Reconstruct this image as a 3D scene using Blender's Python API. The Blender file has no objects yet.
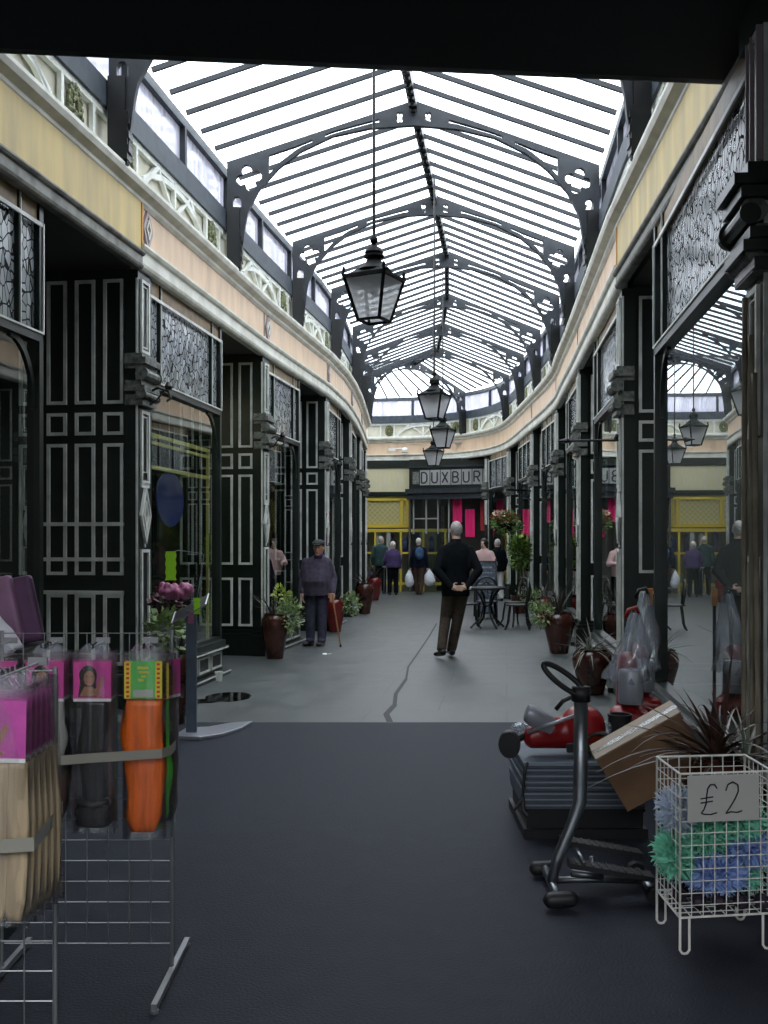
import bpy, bmesh, math, random
from mathutils import Vector, Matrix
from math import pi, sin, cos, radians
random.seed(7)
SC = bpy.context.scene
COL = SC.collection
# ------------------------------------------------------------------ materials
M = {}
def mat(name, col=(.5,.5,.5), rough=.6, metal=0.0, noise=0.0, nscale=8.0, bump=0.0, spec=.5, dirt=None, sheen=0, stretch=None):
    m = bpy.data.materials.new(name); m.use_nodes = True
    nt = m.node_tree; b = nt.nodes['Principled BSDF']
    b.inputs['Base Color'].default_value = (*col, 1); b.inputs['Roughness'].default_value = rough
    b.inputs['Metallic'].default_value = metal; b.inputs['Specular IOR Level'].default_value = spec
    if noise or bump or dirt:
        tc = nt.nodes.new('ShaderNodeTexCoord'); mp = nt.nodes.new('ShaderNodeMapping')
        nt.links.new(tc.outputs['Object'], mp.inputs[0])
        if stretch: mp.inputs['Scale'].default_value = stretch
        n = nt.nodes.new('ShaderNodeTexNoise'); n.inputs['Scale'].default_value = nscale; n.inputs['Detail'].default_value = 5
        nt.links.new(mp.outputs[0], n.inputs['Vector'])
        if noise or dirt:
            r = nt.nodes.new('ShaderNodeValToRGB')
            d = dirt if dirt else tuple(c*(1-noise) for c in col)
            r.color_ramp.elements[0].color = (*d, 1); r.color_ramp.elements[0].position = .32
            r.color_ramp.elements[1].color = (*[min(1, c*(1+noise*.35)) for c in col], 1); r.color_ramp.elements[1].position = .62
            nt.links.new(n.outputs['Fac'], r.inputs[0]); nt.links.new(r.outputs[0], b.inputs['Base Color'])
        if bump:
            bp = nt.nodes.new('ShaderNodeBump'); bp.inputs['Strength'].default_value = bump; bp.inputs['Distance'].default_value = .02
            nt.links.new(n.outputs['Fac'], bp.inputs['Height']); nt.links.new(bp.outputs[0], b.inputs['Normal'])
    M[name] = m; return m
mat('dark_paint', (.006,.013,.010), .35, noise=.4, nscale=5)
mat('dark_iron', (.018,.024,.030), .5, noise=.4, nscale=9)
mat('grey_iron', (.045,.06,.075), .55, noise=.3, nscale=9)
mat('black_iron', (.008,.009,.009), .4)
mat('white_mould', (.66,.68,.63), .5, noise=.2, nscale=6, dirt=(.46,.48,.44))
mat('white_wood', (.74,.76,.70), .55, noise=.15, nscale=7)
mat('panel_cream', (.60,.58,.46), .6, noise=.15, nscale=4)
mat('cornice_white', (.72,.72,.64), .5, noise=.2, nscale=4, dirt=(.56,.55,.47))
mat('cornice_dirty', (.20,.20,.17), .5, noise=.5, nscale=7)
mat('frieze_yellow', (.60,.46,.18), .55, noise=.2, nscale=3, stretch=(2,2,.25), dirt=(.46,.36,.17))
mat('frieze_peach', (.72,.53,.36), .55, noise=.15, nscale=3, stretch=(2,2,.5))
mat('orange_trim', (.55,.28,.06), .55)
mat('mauve_paint', (.36,.30,.32), .5)
mat('wreath_green', (.16,.17,.07), .5, noise=.6, nscale=40, dirt=(.05,.07,.03))
mat('capital_paint', (.16,.17,.15), .5, noise=.5, nscale=20, dirt=(.05,.06,.05))
mat('timber_tan', (.22,.15,.07), .5, noise=.3, nscale=10)
mat('shop_wall', (.09,.09,.075), .8)
mat('shop_cream', (.30,.29,.20), .8)
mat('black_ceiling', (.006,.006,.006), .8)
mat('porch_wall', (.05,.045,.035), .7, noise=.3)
mat('yellow_frame', (.60,.46,.05), .45)
mat('gold_cream', (.62,.58,.36), .6)
mat('pink_banner', (.85,.02,.18), .6)
mat('red_cloth', (.45,.02,.03), .6)
mat('street_render', (.26,.255,.24), .8)
mat('crack_tar', (.03,.032,.032), .7)
mat('steel', (.26,.28,.30), .35, metal=.9)
mat('wire_chrome', (.36,.37,.38), .4, metal=.8)
mat('white_wire', (.80,.78,.72), .4)
mat('black_rubber', (.012,.012,.013), .55)
mat('terracotta', (.06,.018,.012), .18, noise=.5, nscale=6, spec=.7)
mat('terracotta_red', (.15,.012,.012), .2, noise=.3, nscale=6, spec=.7)
mat('soil', (.02,.014,.01), .9)
mat('leaf_green', (.10,.20,.035), .5, noise=.4, nscale=30)
mat('leaf_pale', (.24,.34,.13), .5, noise=.4, nscale=30)
mat('leaf_yellow', (.32,.42,.05), .5, noise=.3, nscale=30)
mat('leaf_dark', (.035,.03,.02), .45, noise=.4, nscale=20)
mat('leaf_bronze', (.06,.03,.022), .4, noise=.4, nscale=20)
mat('leaf_grey', (.30,.33,.27), .5, noise=.3, nscale=20)
mat('petal_pink', (.42,.13,.24), .5, noise=.3, nscale=30)
mat('petal_red', (.45,.03,.05), .5, noise=.3, nscale=30)
mat('petal_maroon', (.10,.012,.03), .5)
mat('petal_orange', (.7,.2,.04), .5)
mat('cream_petals', (.6,.5,.4), .5)
mat('cardboard', (.20,.11,.055), .75, noise=.15)
mat('cardboard_light', (.34,.27,.20), .7)
mat('red_plastic', (.27,.009,.012), .3)
mat('silver_plastic', (.34,.35,.39), .3, metal=.3)
mat('blue_grey_plastic', (.085,.115,.15), .4, noise=.2)
mat('white_card', (.78,.78,.75), .6)
mat('paper_white', (.46,.45,.42), .6)
mat('ink', (.02,.02,.03), .6)
mat('lime_tag', (.45,.95,.02), .5)
mat('lantern_black', (.010,.012,.012), .6, spec=.15)
mat('skin', (.50,.26,.17), .5); mat('skin_pale', (.62,.40,.30), .5)
mat('hair_grey', (.42,.40,.38), .7, noise=.4, nscale=60); mat('hair_white', (.6,.56,.5), .7, noise=.3, nscale=60)
mat('hair_dark', (.02,.014,.01), .6, noise=.3, nscale=60)
mat('cloth_black', (.007,.009,.011), .95, noise=.3, nscale=25, bump=.1, spec=.08)
mat('cloth_olive', (.07,.055,.042), .95, spec=.1, noise=.25, nscale=20, bump=.1)
mat('cloth_mauve', (.082,.072,.10), .95, spec=.1, noise=.25, nscale=20, bump=.15)
mat('cloth_slate', (.06,.06,.09), .95, spec=.1, noise=.25, nscale=20, bump=.15)
mat('cloth_teal', (.015,.05,.05), .85, noise=.25); mat('cloth_purple', (.06,.035,.12), .85, noise=.3)
mat('cloth_navy', (.009,.012,.024), .95, spec=.1); mat('cloth_blue', (.03,.08,.16), .8); mat('cloth_cap', (.03,.035,.035), .9)
mat('cloth_white', (.7,.7,.68), .8); mat('cloth_pink', (.6,.4,.38), .8)
mat('cloth_brown', (.05,.025,.015), .85)
mat('shoe_black', (.01,.01,.01), .35); mat('wood_cane', (.35,.15,.06), .4)
mat('eye_dark', (.02,.015,.01), .2); mat('lip', (.35,.12,.10), .5)
mat('chalk', (.25,.28,.33), .7)
mat('chalk_face', (.07,.09,.12), .7, noise=.5, nscale=30)
mat('orange_hair', (.98,.17,.004), .4, noise=.3, nscale=10, stretch=(6,6,.6), bump=.3)
mat('green_hair', (.10,.65,.03), .4)
mat('black_hair', (.01,.009,.009), .35, noise=.3, nscale=10, stretch=(6,6,.6), bump=.3)
mat('brown_hair', (.05,.02,.012), .4, noise=.4, nscale=10, bump=.3)
mat('beige_hair', (.52,.40,.25), .45, noise=.3, nscale=8, stretch=(6,6,.4), bump=.3)
mat('pale_hair', (.42,.42,.38), .5, noise=.2, nscale=8, stretch=(6,6,.4))
mat('card_pink', (.62,.07,.30), .35, noise=.35, nscale=9, dirt=(.40,.05,.25))
mat('card_magenta', (.60,.09,.40), .35, noise=.3, nscale=9)
mat('card_green', (.12,.55,.10), .35); mat('card_red', (.6,.04,.03), .4); mat('card_yellow', (.75,.62,.06), .4)
mat('face_brown', (.34,.15,.08), .5)
mat('tape', (.30,.29,.24), .3)
mat('scarf_purple', (.10,.04,.10), .6, noise=.3); mat('scarf_mauve', (.30,.16,.26), .6, noise=.2); mat('scarf_white', (.62,.60,.66), .5, noise=.1)
mat('scarf_dark', (.03,.015,.03), .6)
mat('feather_blue', (.27,.40,.74), .8); mat('feather_green', (.20,.60,.42), .8); mat('feather_pale', (.48,.56,.68), .8)
mat('bamboo', (.20,.17,.12), .6, noise=.4, nscale=6)
mat('blue_sign', (.03,.05,.22), .5); mat('shop_yellow', (.55,.50,.16), .6)
mat('bag_white', (.75,.78,.82), .35, noise=.15, nscale=10, bump=.5)
mat('orange_goods', (.55,.20,.03), .5)
mat('shopfront_grey', (.32,.33,.31), .6)
mat('sticker_blue', (.1,.2,.5), .5)

def glassmat(name, tint=(.8,.85,.82), boost=1.6, ior=1.5, rough=0.0, body=None, bodyfac=0.0, base=0.0, transl=.5):
    m = bpy.data.materials.new(name); m.use_nodes = True; nt = m.node_tree; nt.nodes.clear()
    out = nt.nodes.new('ShaderNodeOutputMaterial'); tr = nt.nodes.new('ShaderNodeBsdfTransparent'); gl = nt.nodes.new('ShaderNodeBsdfGlossy')
    tr.inputs[0].default_value = (*tint,1); gl.inputs['Roughness'].default_value = rough; gl.inputs[0].default_value=(.95,.97,.97,1)
    fr = nt.nodes.new('ShaderNodeFresnel'); fr.inputs[0].default_value = ior
    # the pane is one sheet: use the outward-facing angle on both faces
    geo = nt.nodes.new('ShaderNodeNewGeometry')
    lw = nt.nodes.new('ShaderNodeVectorMath'); lw.operation='DOT_PRODUCT'
    nt.links.new(geo.outputs['Incoming'], lw.inputs[0]); nt.links.new(geo.outputs['Normal'], lw.inputs[1])
    ab = nt.nodes.new('ShaderNodeMath'); ab.operation='ABSOLUTE'; nt.links.new(lw.outputs['Value'], ab.inputs[0])
    om = nt.nodes.new('ShaderNodeMath'); om.operation='SUBTRACT'; om.inputs[0].default_value=1; nt.links.new(ab.outputs[0], om.inputs[1])
    pw = nt.nodes.new('ShaderNodeMath'); pw.operation='POWER'; nt.links.new(om.outputs[0], pw.inputs[0]); pw.inputs[1].default_value=4.2
    mu = nt.nodes.new('ShaderNodeMath'); mu.operation='MULTIPLY_ADD'; nt.links.new(pw.outputs[0], mu.inputs[0]); mu.inputs[1].default_value=.55*boost; mu.inputs[2].default_value=.05+base; mu.use_clamp=True
    mx = nt.nodes.new('ShaderNodeMixShader'); nt.links.new(mu.outputs[0], mx.inputs[0])
    last = tr
    if body:
        df = nt.nodes.new('ShaderNodeBsdfDiffuse'); df.inputs[0].default_value=(*body,1)
        tl = nt.nodes.new('ShaderNodeBsdfTranslucent'); tl.inputs[0].default_value=(*body,1)
        a = nt.nodes.new('ShaderNodeMixShader'); a.inputs[0].default_value=transl; nt.links.new(df.outputs[0],a.inputs[1]); nt.links.new(tl.outputs[0],a.inputs[2])
        b = nt.nodes.new('ShaderNodeMixShader'); b.inputs[0].default_value=bodyfac; nt.links.new(tr.outputs[0],b.inputs[1]); nt.links.new(a.outputs[0],b.inputs[2])
        last = b; m['bf'] = 1
    nt.links.new(last.outputs[0], mx.inputs[1]); nt.links.new(gl.outputs[0], mx.inputs[2]); nt.links.new(mx.outputs[0], out.inputs[0])
    nt.nodes.remove(fr)
    M[name] = m; return m
glassmat('roof_glass', (.93,.95,.97), .6)
glassmat('shop_glass', (.75,.82,.78), 2.3, base=.03)
glassmat('lantern_glass', (.97,.98,.98), .05, body=(.97,.98,1), bodyfac=.75, transl=.95, base=-.03)
glassmat('clear_plastic', (.985,.985,.99), 1.1, rough=.10, body=(.8,.82,.85), bodyfac=.05, base=.04)
glassmat('milky_plastic', (.85,.87,.9), .9, rough=.15, body=(.6,.66,.72), bodyfac=.26, base=.05)
# streaky clerestory glass
def streak_glass():
    m = glassmat('clerestory_glass', (.42,.42,.50), .3, body=(.40,.40,.47), bodyfac=.6)
    nt = m.node_tree
    tc = nt.nodes.new('ShaderNodeTexCoord'); mp = nt.nodes.new('ShaderNodeMapping'); mp.inputs['Scale'].default_value=(5,5,.35)
    n = nt.nodes.new('ShaderNodeTexNoise'); n.inputs['Scale'].default_value=2.5; n.inputs['Detail'].default_value=6
    r = nt.nodes.new('ShaderNodeMapRange'); r.inputs[1].default_value=.35; r.inputs[2].default_value=.7; r.inputs[3].default_value=.98; r.inputs[4].default_value=.45
    nt.links.new(tc.outputs['Object'], mp.inputs[0]); nt.links.new(mp.outputs[0], n.inputs['Vector']); nt.links.new(n.outputs['Fac'], r.inputs[0])
    for x in nt.nodes:
        if x.type=='MIX_SHADER' and abs(x.inputs[0].default_value-.6)<1e-4: nt.links.new(r.outputs[0], x.inputs[0])
streak_glass()
def leaded(name, scale=9, col=(.40,.44,.45)):
    m = bpy.data.materials.new(name); m.use_nodes=True; nt=m.node_tree; nt.nodes.clear()
    out=nt.nodes.new('ShaderNodeOutputMaterial')
    tc=nt.nodes.new('ShaderNodeTexCoord'); mp=nt.nodes.new('ShaderNodeMapping'); mp.inputs['Scale'].default_value=(1,1,.62)
    v=nt.nodes.new('ShaderNodeTexVoronoi'); v.feature='DISTANCE_TO_EDGE'; v.inputs['Scale'].default_value=scale
    v2=nt.nodes.new('ShaderNodeTexVoronoi'); v2.inputs['Scale'].default_value=scale
    nt.links.new(tc.outputs['Object'], mp.inputs[0]); nt.links.new(mp.outputs[0], v.inputs['Vector']); nt.links.new(mp.outputs[0], v2.inputs['Vector'])
    st=nt.nodes.new('ShaderNodeMath'); st.operation='GREATER_THAN'; st.inputs[1].default_value=.06; nt.links.new(v.outputs['Distance'], st.inputs[0])
    hs=nt.nodes.new('ShaderNodeHueSaturation'); hs.inputs['Color'].default_value=(*col,1); hs.inputs['Saturation'].default_value=.8
    mr=nt.nodes.new('ShaderNodeMapRange'); mr.inputs[3].default_value=.55; mr.inputs[4].default_value=1.25
    sx=nt.nodes.new('ShaderNodeSeparateColor'); nt.links.new(v2.outputs['Color'], sx.inputs[0]); nt.links.new(sx.outputs[0], mr.inputs[0]); nt.links.new(mr.outputs[0], hs.inputs['Value'])
    gp=nt.nodes.new('ShaderNodeBsdfPrincipled'); gp.inputs['Roughness'].default_value=.12; gp.inputs['Specular IOR Level'].default_value=.9
    nt.links.new(hs.outputs[0], gp.inputs['Base Color'])
    tl=nt.nodes.new('ShaderNodeBsdfTransparent'); tl.inputs[0].default_value=(.75,.8,.82,1)
    a=nt.nodes.new('ShaderNodeMixShader'); a.inputs[0].default_value=.35; nt.links.new(gp.outputs[0],a.inputs[1]); nt.links.new(tl.outputs[0],a.inputs[2])
    ld=nt.nodes.new('ShaderNodeBsdfDiffuse'); ld.inputs[0].default_value=(.02,.022,.022,1)
    b=nt.nodes.new('ShaderNodeMixShader'); nt.links.new(st.outputs[0], b.inputs[0]); nt.links.new(ld.outputs[0], b.inputs[1]); nt.links.new(a.outputs[0], b.inputs[2])
    nt.links.new(b.outputs[0], out.inputs[0]); M[name]=m
leaded('leaded_glass', 17, (.5,.55,.56))
def floormat(name, c1, c2, rough, slabs=None, sc=3.0):
    m=bpy.data.materials.new(name); m.use_nodes=True; nt=m.node_tree; b=nt.nodes['Principled BSDF']
    tc=nt.nodes.new('ShaderNodeTexCoord'); n=nt.nodes.new('ShaderNodeTexNoise'); n.inputs['Scale'].default_value=sc; n.inputs['Detail'].default_value=8
    nt.links.new(tc.outputs['Object'], n.inputs['Vector'])
    r=nt.nodes.new('ShaderNodeValToRGB'); r.color_ramp.elements[0].position=.3; r.color_ramp.elements[1].position=.7
    r.color_ramp.elements[0].color=(*c1,1); r.color_ramp.elements[1].color=(*c2,1); nt.links.new(n.outputs['Fac'], r.inputs[0])
    src=r.outputs[0]
    n2=nt.nodes.new('ShaderNodeTexNoise'); n2.inputs['Scale'].default_value=90; nt.links.new(tc.outputs['Object'], n2.inputs['Vector'])
    if slabs:
        br=nt.nodes.new('ShaderNodeTexBrick'); br.inputs['Scale'].default_value=1; br.inputs['Brick Width'].default_value=1.25; br.inputs['Row Height'].default_value=.92
        br.inputs['Mortar Size'].default_value=.007; br.inputs['Mortar Smooth'].default_value=.2
        br.inputs['Color1'].default_value=(1,1,1,1); br.inputs['Color2'].default_value=(.86,.87,.87,1); br.inputs['Mortar'].default_value=(.5,.5,.5,1)
        mp=nt.nodes.new('ShaderNodeMapping'); mp.inputs['Rotation'].default_value=(0,0,radians(7)); nt.links.new(tc.outputs['Object'],mp.inputs[0]); nt.links.new(mp.outputs[0], br.inputs['Vector'])
        mu=nt.nodes.new('ShaderNodeMix'); mu.data_type='RGBA'; mu.blend_type='MULTIPLY'; mu.inputs[0].default_value=1
        nt.links.new(src, mu.inputs[6]); nt.links.new(br.outputs[0], mu.inputs[7]); src=mu.outputs[2]
    nt.links.new(src, b.inputs['Base Color'])
    mr=nt.nodes.new('ShaderNodeMapRange'); mr.inputs[3].default_value=rough-.1; mr.inputs[4].default_value=rough+.12; nt.links.new(n.outputs['Fac'], mr.inputs[0]); nt.links.new(mr.outputs[0], b.inputs['Roughness'])
    bp=nt.nodes.new('ShaderNodeBump'); bp.inputs['Strength'].default_value=.35; bp.inputs['Distance'].default_value=.012
    nt.links.new(n2.outputs['Fac'], bp.inputs['Height']); nt.links.new(bp.outputs[0], b.inputs['Normal'])
    b.inputs['Specular IOR Level'].default_value=.45 if slabs else .12
    M[name]=m
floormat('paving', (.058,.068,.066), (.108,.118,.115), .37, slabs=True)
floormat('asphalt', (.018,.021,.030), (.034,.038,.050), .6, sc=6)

# ------------------------------------------------------------------ mesh builder
class MB:
    def __init__(s): s.v=[]; s.f=[]; s.mi=[]; s.mats=[]; s.cur=0
    def use(s, name):
        if name not in s.mats: s.mats.append(name)
        s.cur=s.mats.index(name); return s
    def add(s, vs, fs):
        o=len(s.v); s.v += [tuple(x) for x in vs]
        for f in fs: s.f.append(tuple(i+o for i in f)); s.mi.append(s.cur)
        return s
    def obox(s, o, a, b, c):
        o,a,b,c=map(Vector,(o,a,b,c))
        vs=[o,o+a,o+a+b,o+b,o+c,o+a+c,o+a+b+c,o+b+c]
        return s.add(vs,[(0,3,2,1),(4,5,6,7),(0,1,5,4),(1,2,6,5),(2,3,7,6),(3,0,4,7)])
    def box(s, x0,x1,y0,y1,z0,z1): return s.obox((x0,y0,z0),(x1-x0,0,0),(0,y1-y0,0),(0,0,z1-z0))
    def cbox(s, c, size, rot=None):
        R = rot if rot else Matrix.Identity(3); h=[x/2 for x in size]
        a,b,d = R@Vector((size[0],0,0)),R@Vector((0,size[1],0)),R@Vector((0,0,size[2]))
        return s.obox(Vector(c)-(a+b+d)/2,a,b,d)
    def bar(s, p, q, w, h, up=(0,0,1)):
        p,q=Vector(p),Vector(q); d=(q-p); 
        if d.length<1e-6: return s
        dn=d.normalized(); up=Vector(up); x=dn.cross(up)
        if x.length<1e-4: x=dn.cross(Vector((1,0,0)))
        x.normalize(); y=x.cross(dn).normalized()
        return s.obox(p-x*w/2-y*h/2, x*w, d, y*h)
    def tube(s, pts, r, seg=8, cap=True, flat=1.0, flatdir=None):
        pts=[Vector(p) for p in pts]; n=len(pts)
        rs=r if isinstance(r,(list,tuple)) else [r]*n
        rings=[]; prev=None
        for i,p in enumerate(pts):
            t=(pts[min(i+1,n-1)]-pts[max(i-1,0)]); t=t.normalized() if t.length>1e-9 else Vector((0,0,1))
            if prev is None:
                a=t.orthogonal().normalized()
                if flatdir: 
                    a=(Vector(flatdir)-t*Vector(flatdir).dot(t)).normalized()
            else:
                a=prev-t*prev.dot(t)
                a=a.normalized() if a.length>1e-6 else t.orthogonal().normalized()
            prev=a; b=t.cross(a)
            rings.append([p+(a*cos(2*pi*k/seg)*flat+b*sin(2*pi*k/seg))*rs[i] for k in range(seg)])
        vs=[v for R in rings for v in R]; fs=[]
        for i in range(n-1):
            for k in range(seg):
                k2=(k+1)%seg; fs.append((i*seg+k,i*seg+k2,(i+1)*seg+k2,(i+1)*seg+k))
        if cap: fs.append(tuple(range(seg))[::-1]); fs.append(tuple((n-1)*seg+k for k in range(seg)))
        return s.add(vs,fs)
    def lathe(s, prof, c=(0,0,0), seg=24, sx=1, sy=1, rot=0, axis=None):
        c=Vector(c); vs=[]; fs=[]; n=len(prof)
        Q = axis.to_track_quat('Z','Y').to_matrix() if axis is not None else Matrix.Identity(3)
        for (r,z) in prof:
            for k in range(seg):
                a=2*pi*k/seg+rot; vs.append(c+Q@Vector((r*cos(a)*sx,r*sin(a)*sy,z)))
        for i in range(n-1):
            for k in range(seg):
                k2=(k+1)%seg; fs.append((i*seg+k,i*seg+k2,(i+1)*seg+k2,(i+1)*seg+k))
        fs.append(tuple(range(seg))[::-1]); fs.append(tuple((n-1)*seg+k for k in range(seg)))
        return s.add(vs,fs)
    def ball(s, c, r, seg=12, rings=8, rot=None):
        rr = r if isinstance(r,(list,tuple)) else (r,r,r); c=Vector(c); R=rot or Matrix.Identity(3)
        vs=[]; fs=[]
        for i in range(1,rings):
            ph=pi*i/rings
            for k in range(seg):
                a=2*pi*k/seg; vs.append(c+R@Vector((rr[0]*sin(ph)*cos(a),rr[1]*sin(ph)*sin(a),rr[2]*cos(ph))))
        vs.append(c+R@Vector((0,0,rr[2]))); vs.append(c-R@Vector((0,0,rr[2]))); T=len(vs)-2; B=len(vs)-1
        for i in range(rings-2):
            for k in range(seg):
                k2=(k+1)%seg; fs.append((i*seg+k,(i+1)*seg+k,(i+1)*seg+k2,i*seg+k2))
        for k in range(seg):
            k2=(k+1)%seg; fs.append((T,k,k2)); fs.append((B,(rings-2)*seg+k2,(rings-2)*seg+k))
        return s.add(vs,fs)
    def cap(s, p, q, r1, r2, seg=12, n=4):
        "tapered capsule"
        p,q=Vector(p),Vector(q); d=q-p; L=d.length; t=d.normalized()
        pts=[];rs=[]
        for i in range(n+1):
            a=pi/2*(1-i/n); pts.append(p-t*r1*sin(a)); rs.append(max(r1*cos(a),r1*.02))
        for i in range(n+1):
            a=pi/2*(i/n); pts.append(q+t*r2*sin(a)); rs.append(max(r2*cos(a),r2*.02))
        return s.tube(pts,rs,seg)
    def prism(s, poly, o, U, V, N, t):
        "poly in (u,v); extruded along N by t"
        o,U,V,N=map(Vector,(o,U,V,N)); n=len(poly)
        vs=[o+U*a+V*b for a,b in poly]+[o+U*a+V*b+N*t for a,b in poly]
        fs=[tuple(range(n))[::-1],tuple(range(n,2*n))]+[(i,(i+1)%n,n+(i+1)%n,n+i) for i in range(n)]
        return s.add(vs,fs)
    def build(s, name, material=None, parent=None, smooth=False, bevel=0, loc=None, recalc=True):
        me=bpy.data.meshes.new(name); me.from_pydata([tuple(v) for v in s.v],[],s.f)
        if s.mats:
            for n_ in s.mats: me.materials.append(M[n_])
            me.polygons.foreach_set('material_index', s.mi)
        else: me.materials.append(M[material])
        if recalc:
            bm=bmesh.new(); bm.from_mesh(me); bmesh.ops.recalc_face_normals(bm, faces=bm.faces); bm.to_mesh(me); bm.free()
        o=bpy.data.objects.new(name, me); COL.objects.link(o)
        if parent is not None:
            o.parent=parent
            o.matrix_parent_inverse = wm(parent).inverted()
        if smooth:
            me.polygons.foreach_set('use_smooth',[True]*len(me.polygons))
        if bevel:
            b=o.modifiers.new('b','BEVEL'); b.width=bevel; b.segments=2; b.limit_method='ANGLE'
        return o
def wm(o):
    m=o.matrix_basis.copy()
    if o.parent: m = wm(o.parent) @ o.matrix_parent_inverse @ m
    return m
def tag(o, label=None, cat=None, group=None, kind=None):
    if label: o['label']=label
    if cat: o['category']=cat
    if group: o['group']=group
    if kind: o['kind']=kind
    return o
def empty(name, loc=(0,0,0), rz=0, label=None, cat=None, group=None, kind=None):
    o=bpy.data.objects.new(name,None); COL.objects.link(o); o.location=loc; o.rotation_euler=(0,0,rz); o.empty_display_size=.1
    return tag(o,label,cat,group,kind)
def smooth_angle(o, ang=35):
    me=o.data
    bm=bmesh.new(); bm.from_mesh(me)
    for f in bm.faces: f.smooth=True
    for e in bm.edges:
        if len(e.link_faces)==2 and e.calc_face_angle(0)>radians(ang): e.smooth=False
    bm.to_mesh(me); bm.free(); return o
def copy_tree(o, parent=None):
    c=o.copy(); COL.objects.link(c)
    if parent is not None: c.parent=parent
    for ch in list(o.children): copy_tree(ch,c)
    return c
def struct(o, kind='structure'): o['kind']=kind; return o
def remesh(mb, name, material, voxel=.012, smooth=2, parent=None, mats=None):
    o=mb.build('tmp_'+name, material, recalc=True)
    r=o.modifiers.new('r','REMESH'); r.mode='VOXEL'; r.voxel_size=voxel; r.use_smooth_shade=True
    if smooth:
        sm=o.modifiers.new('s','SMOOTH'); sm.factor=.5; sm.iterations=smooth
    dg=bpy.context.evaluated_depsgraph_get(); dg.update()
    me=bpy.data.meshes.new_from_object(o.evaluated_get(dg)); me.name=name
    bpy.data.objects.remove(o)
    me.materials.clear(); me.materials.append(M[material])
    me.polygons.foreach_set('use_smooth',[True]*len(me.polygons))
    n=bpy.data.objects.new(name,me); COL.objects.link(n)
    if parent is not None: n.parent=parent; n.matrix_parent_inverse=wm(parent).inverted()
    return n
# local frame along a wall: u along, n toward the aisle, z up
class Frame:
    def __init__(s,p,q,inward):
        s.o=Vector((p[0],p[1],0)); d=Vector((q[0]-p[0],q[1]-p[1],0)); s.L=d.length; s.U=d.normalized()
        n=Vector((-s.U.y,s.U.x,0)); s.N = n if n.dot(Vector(inward))>0 else -n
        s.Z=Vector((0,0,1))
    def P(s,u,n,z): return s.o+s.U*u+s.N*n+s.Z*z
    def box(s,mb,u0,u1,n0,n1,z0,z1): return mb.obox(s.P(u0,n0,z0), s.U*(u1-u0), s.N*(n1-n0), s.Z*(z1-z0))
    def molding(s,mb,u0,u1,z0,z1,w=.03,n0=0,n1=.02):
        "rectangular picture-frame moulding on the plane facing the aisle"
        s.box(mb,u0,u1,n0,n1,z0,z0+w); s.box(mb,u0,u1,n0,n1,z1-w,z1); s.box(mb,u0,u0+w,n0,n1,z0+w,z1-w); s.box(mb,u1-w,u1,n0,n1,z0+w,z1-w)
def cross_molding(F,mb,u,n0,n1,z0,z1,w=.03,t=.02):
    "moulding on a face perpendicular to the wall, facing -u"
    F.box(mb,u-t,u,n0,n1,z0,z0+w); F.box(mb,u-t,u,n0,n1,z1-w,z1); F.box(mb,u-t,u,n0,n0+w,z0+w,z1-w); F.box(mb,u-t,u,n1-w,n1,z0+w,z1-w)
ORD=['first','second','third','fourth','fifth','sixth','seventh','eighth','ninth','tenth','eleventh','twelfth']
# ------------------------------------------------------------------ layout (metres; camera at the origin looking along +y)
PL=[(-2.91,4.97),(-2.28,9.27),(-1.65,13.6),(-1.01,17.4),(-.70,20.65),(-.57,24.2),(-.50,27.6)]
PR=[(1.79,4.72),(2.37,9.97),(2.86,14.65),(3.29,19.0),(3.37,22.7),(3.40,27.0),(3.05,29.35)]
ST=[((-2.97,4.6),(1.98,4.6)),((-2.37,8.64),(2.26,8.5)),((-1.88,12.0),(2.60,12.1)),((-1.39,15.2),(2.94,15.46)),((-.95,18.0),(3.24,18.5)),
    ((-.67,21.2),(3.36,21.5)),((-.57,24.1),(3.40,24.3)),((-.5,27.0),(3.41,27.3)),((-.62,27.9),(2.45,30.35)),((-1.0,28.15),(-.3,31.55)),((-4.5,28.35),(-4.5,31.9))]
LW=[(-2.97,4.6),(-2.28,9.27),(-1.65,13.6),(-1.01,17.4),(-.80,19.2),(-.70,20.65),(-.62,22.4),(-.57,24.2),(-.50,27.5),(-.56,27.82),(-.75,28.05),(-1.2,28.18),(-4.5,28.35)]
RW0=[(1.98,4.6),(2.37,9.97),(2.86,14.65),(3.13,17.4),(3.29,19.0),(3.36,21.0),(3.38,23.5),(3.40,26.2),(3.33,27.9),(3.02,29.3),(2.45,30.35),(1.6,31.05),(.6,31.42),(-.5,31.6),(-2,31.75),(-4.5,31.9)]
def spline(pts, i0, sub=4):
    out=[Vector((*p,0)) for p in pts[:i0+1]]; P_=[Vector((*p,0)) for p in pts]
    for i in range(i0,len(pts)-1):
        a,b=P_[i],P_[i+1]; p0=P_[max(i-1,0)]; p3=P_[min(i+2,len(pts)-1)]
        for k in range(1,sub+1):
            t=k/sub
            out.append(.5*((2*a)+(-p0+b)*t+(2*p0-5*a+4*b-p3)*t*t+(-p0+3*a-3*b+p3)*t**3))
    return out
LWv=[Vector((*p,0)) for p in LW]
RWv=spline(RW0,2)
def split_at(path, y):
    "index-interpolated split of a path where it passes depth y (first part straight)"
    for i in range(len(path)-1):
        if path[i].y<=y<=path[i+1].y:
            t=(y-path[i].y)/(path[i+1].y-path[i].y); p=path[i].lerp(path[i+1],t)
            return path[:i+1]+[p],[p]+path[i+1:]
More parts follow.
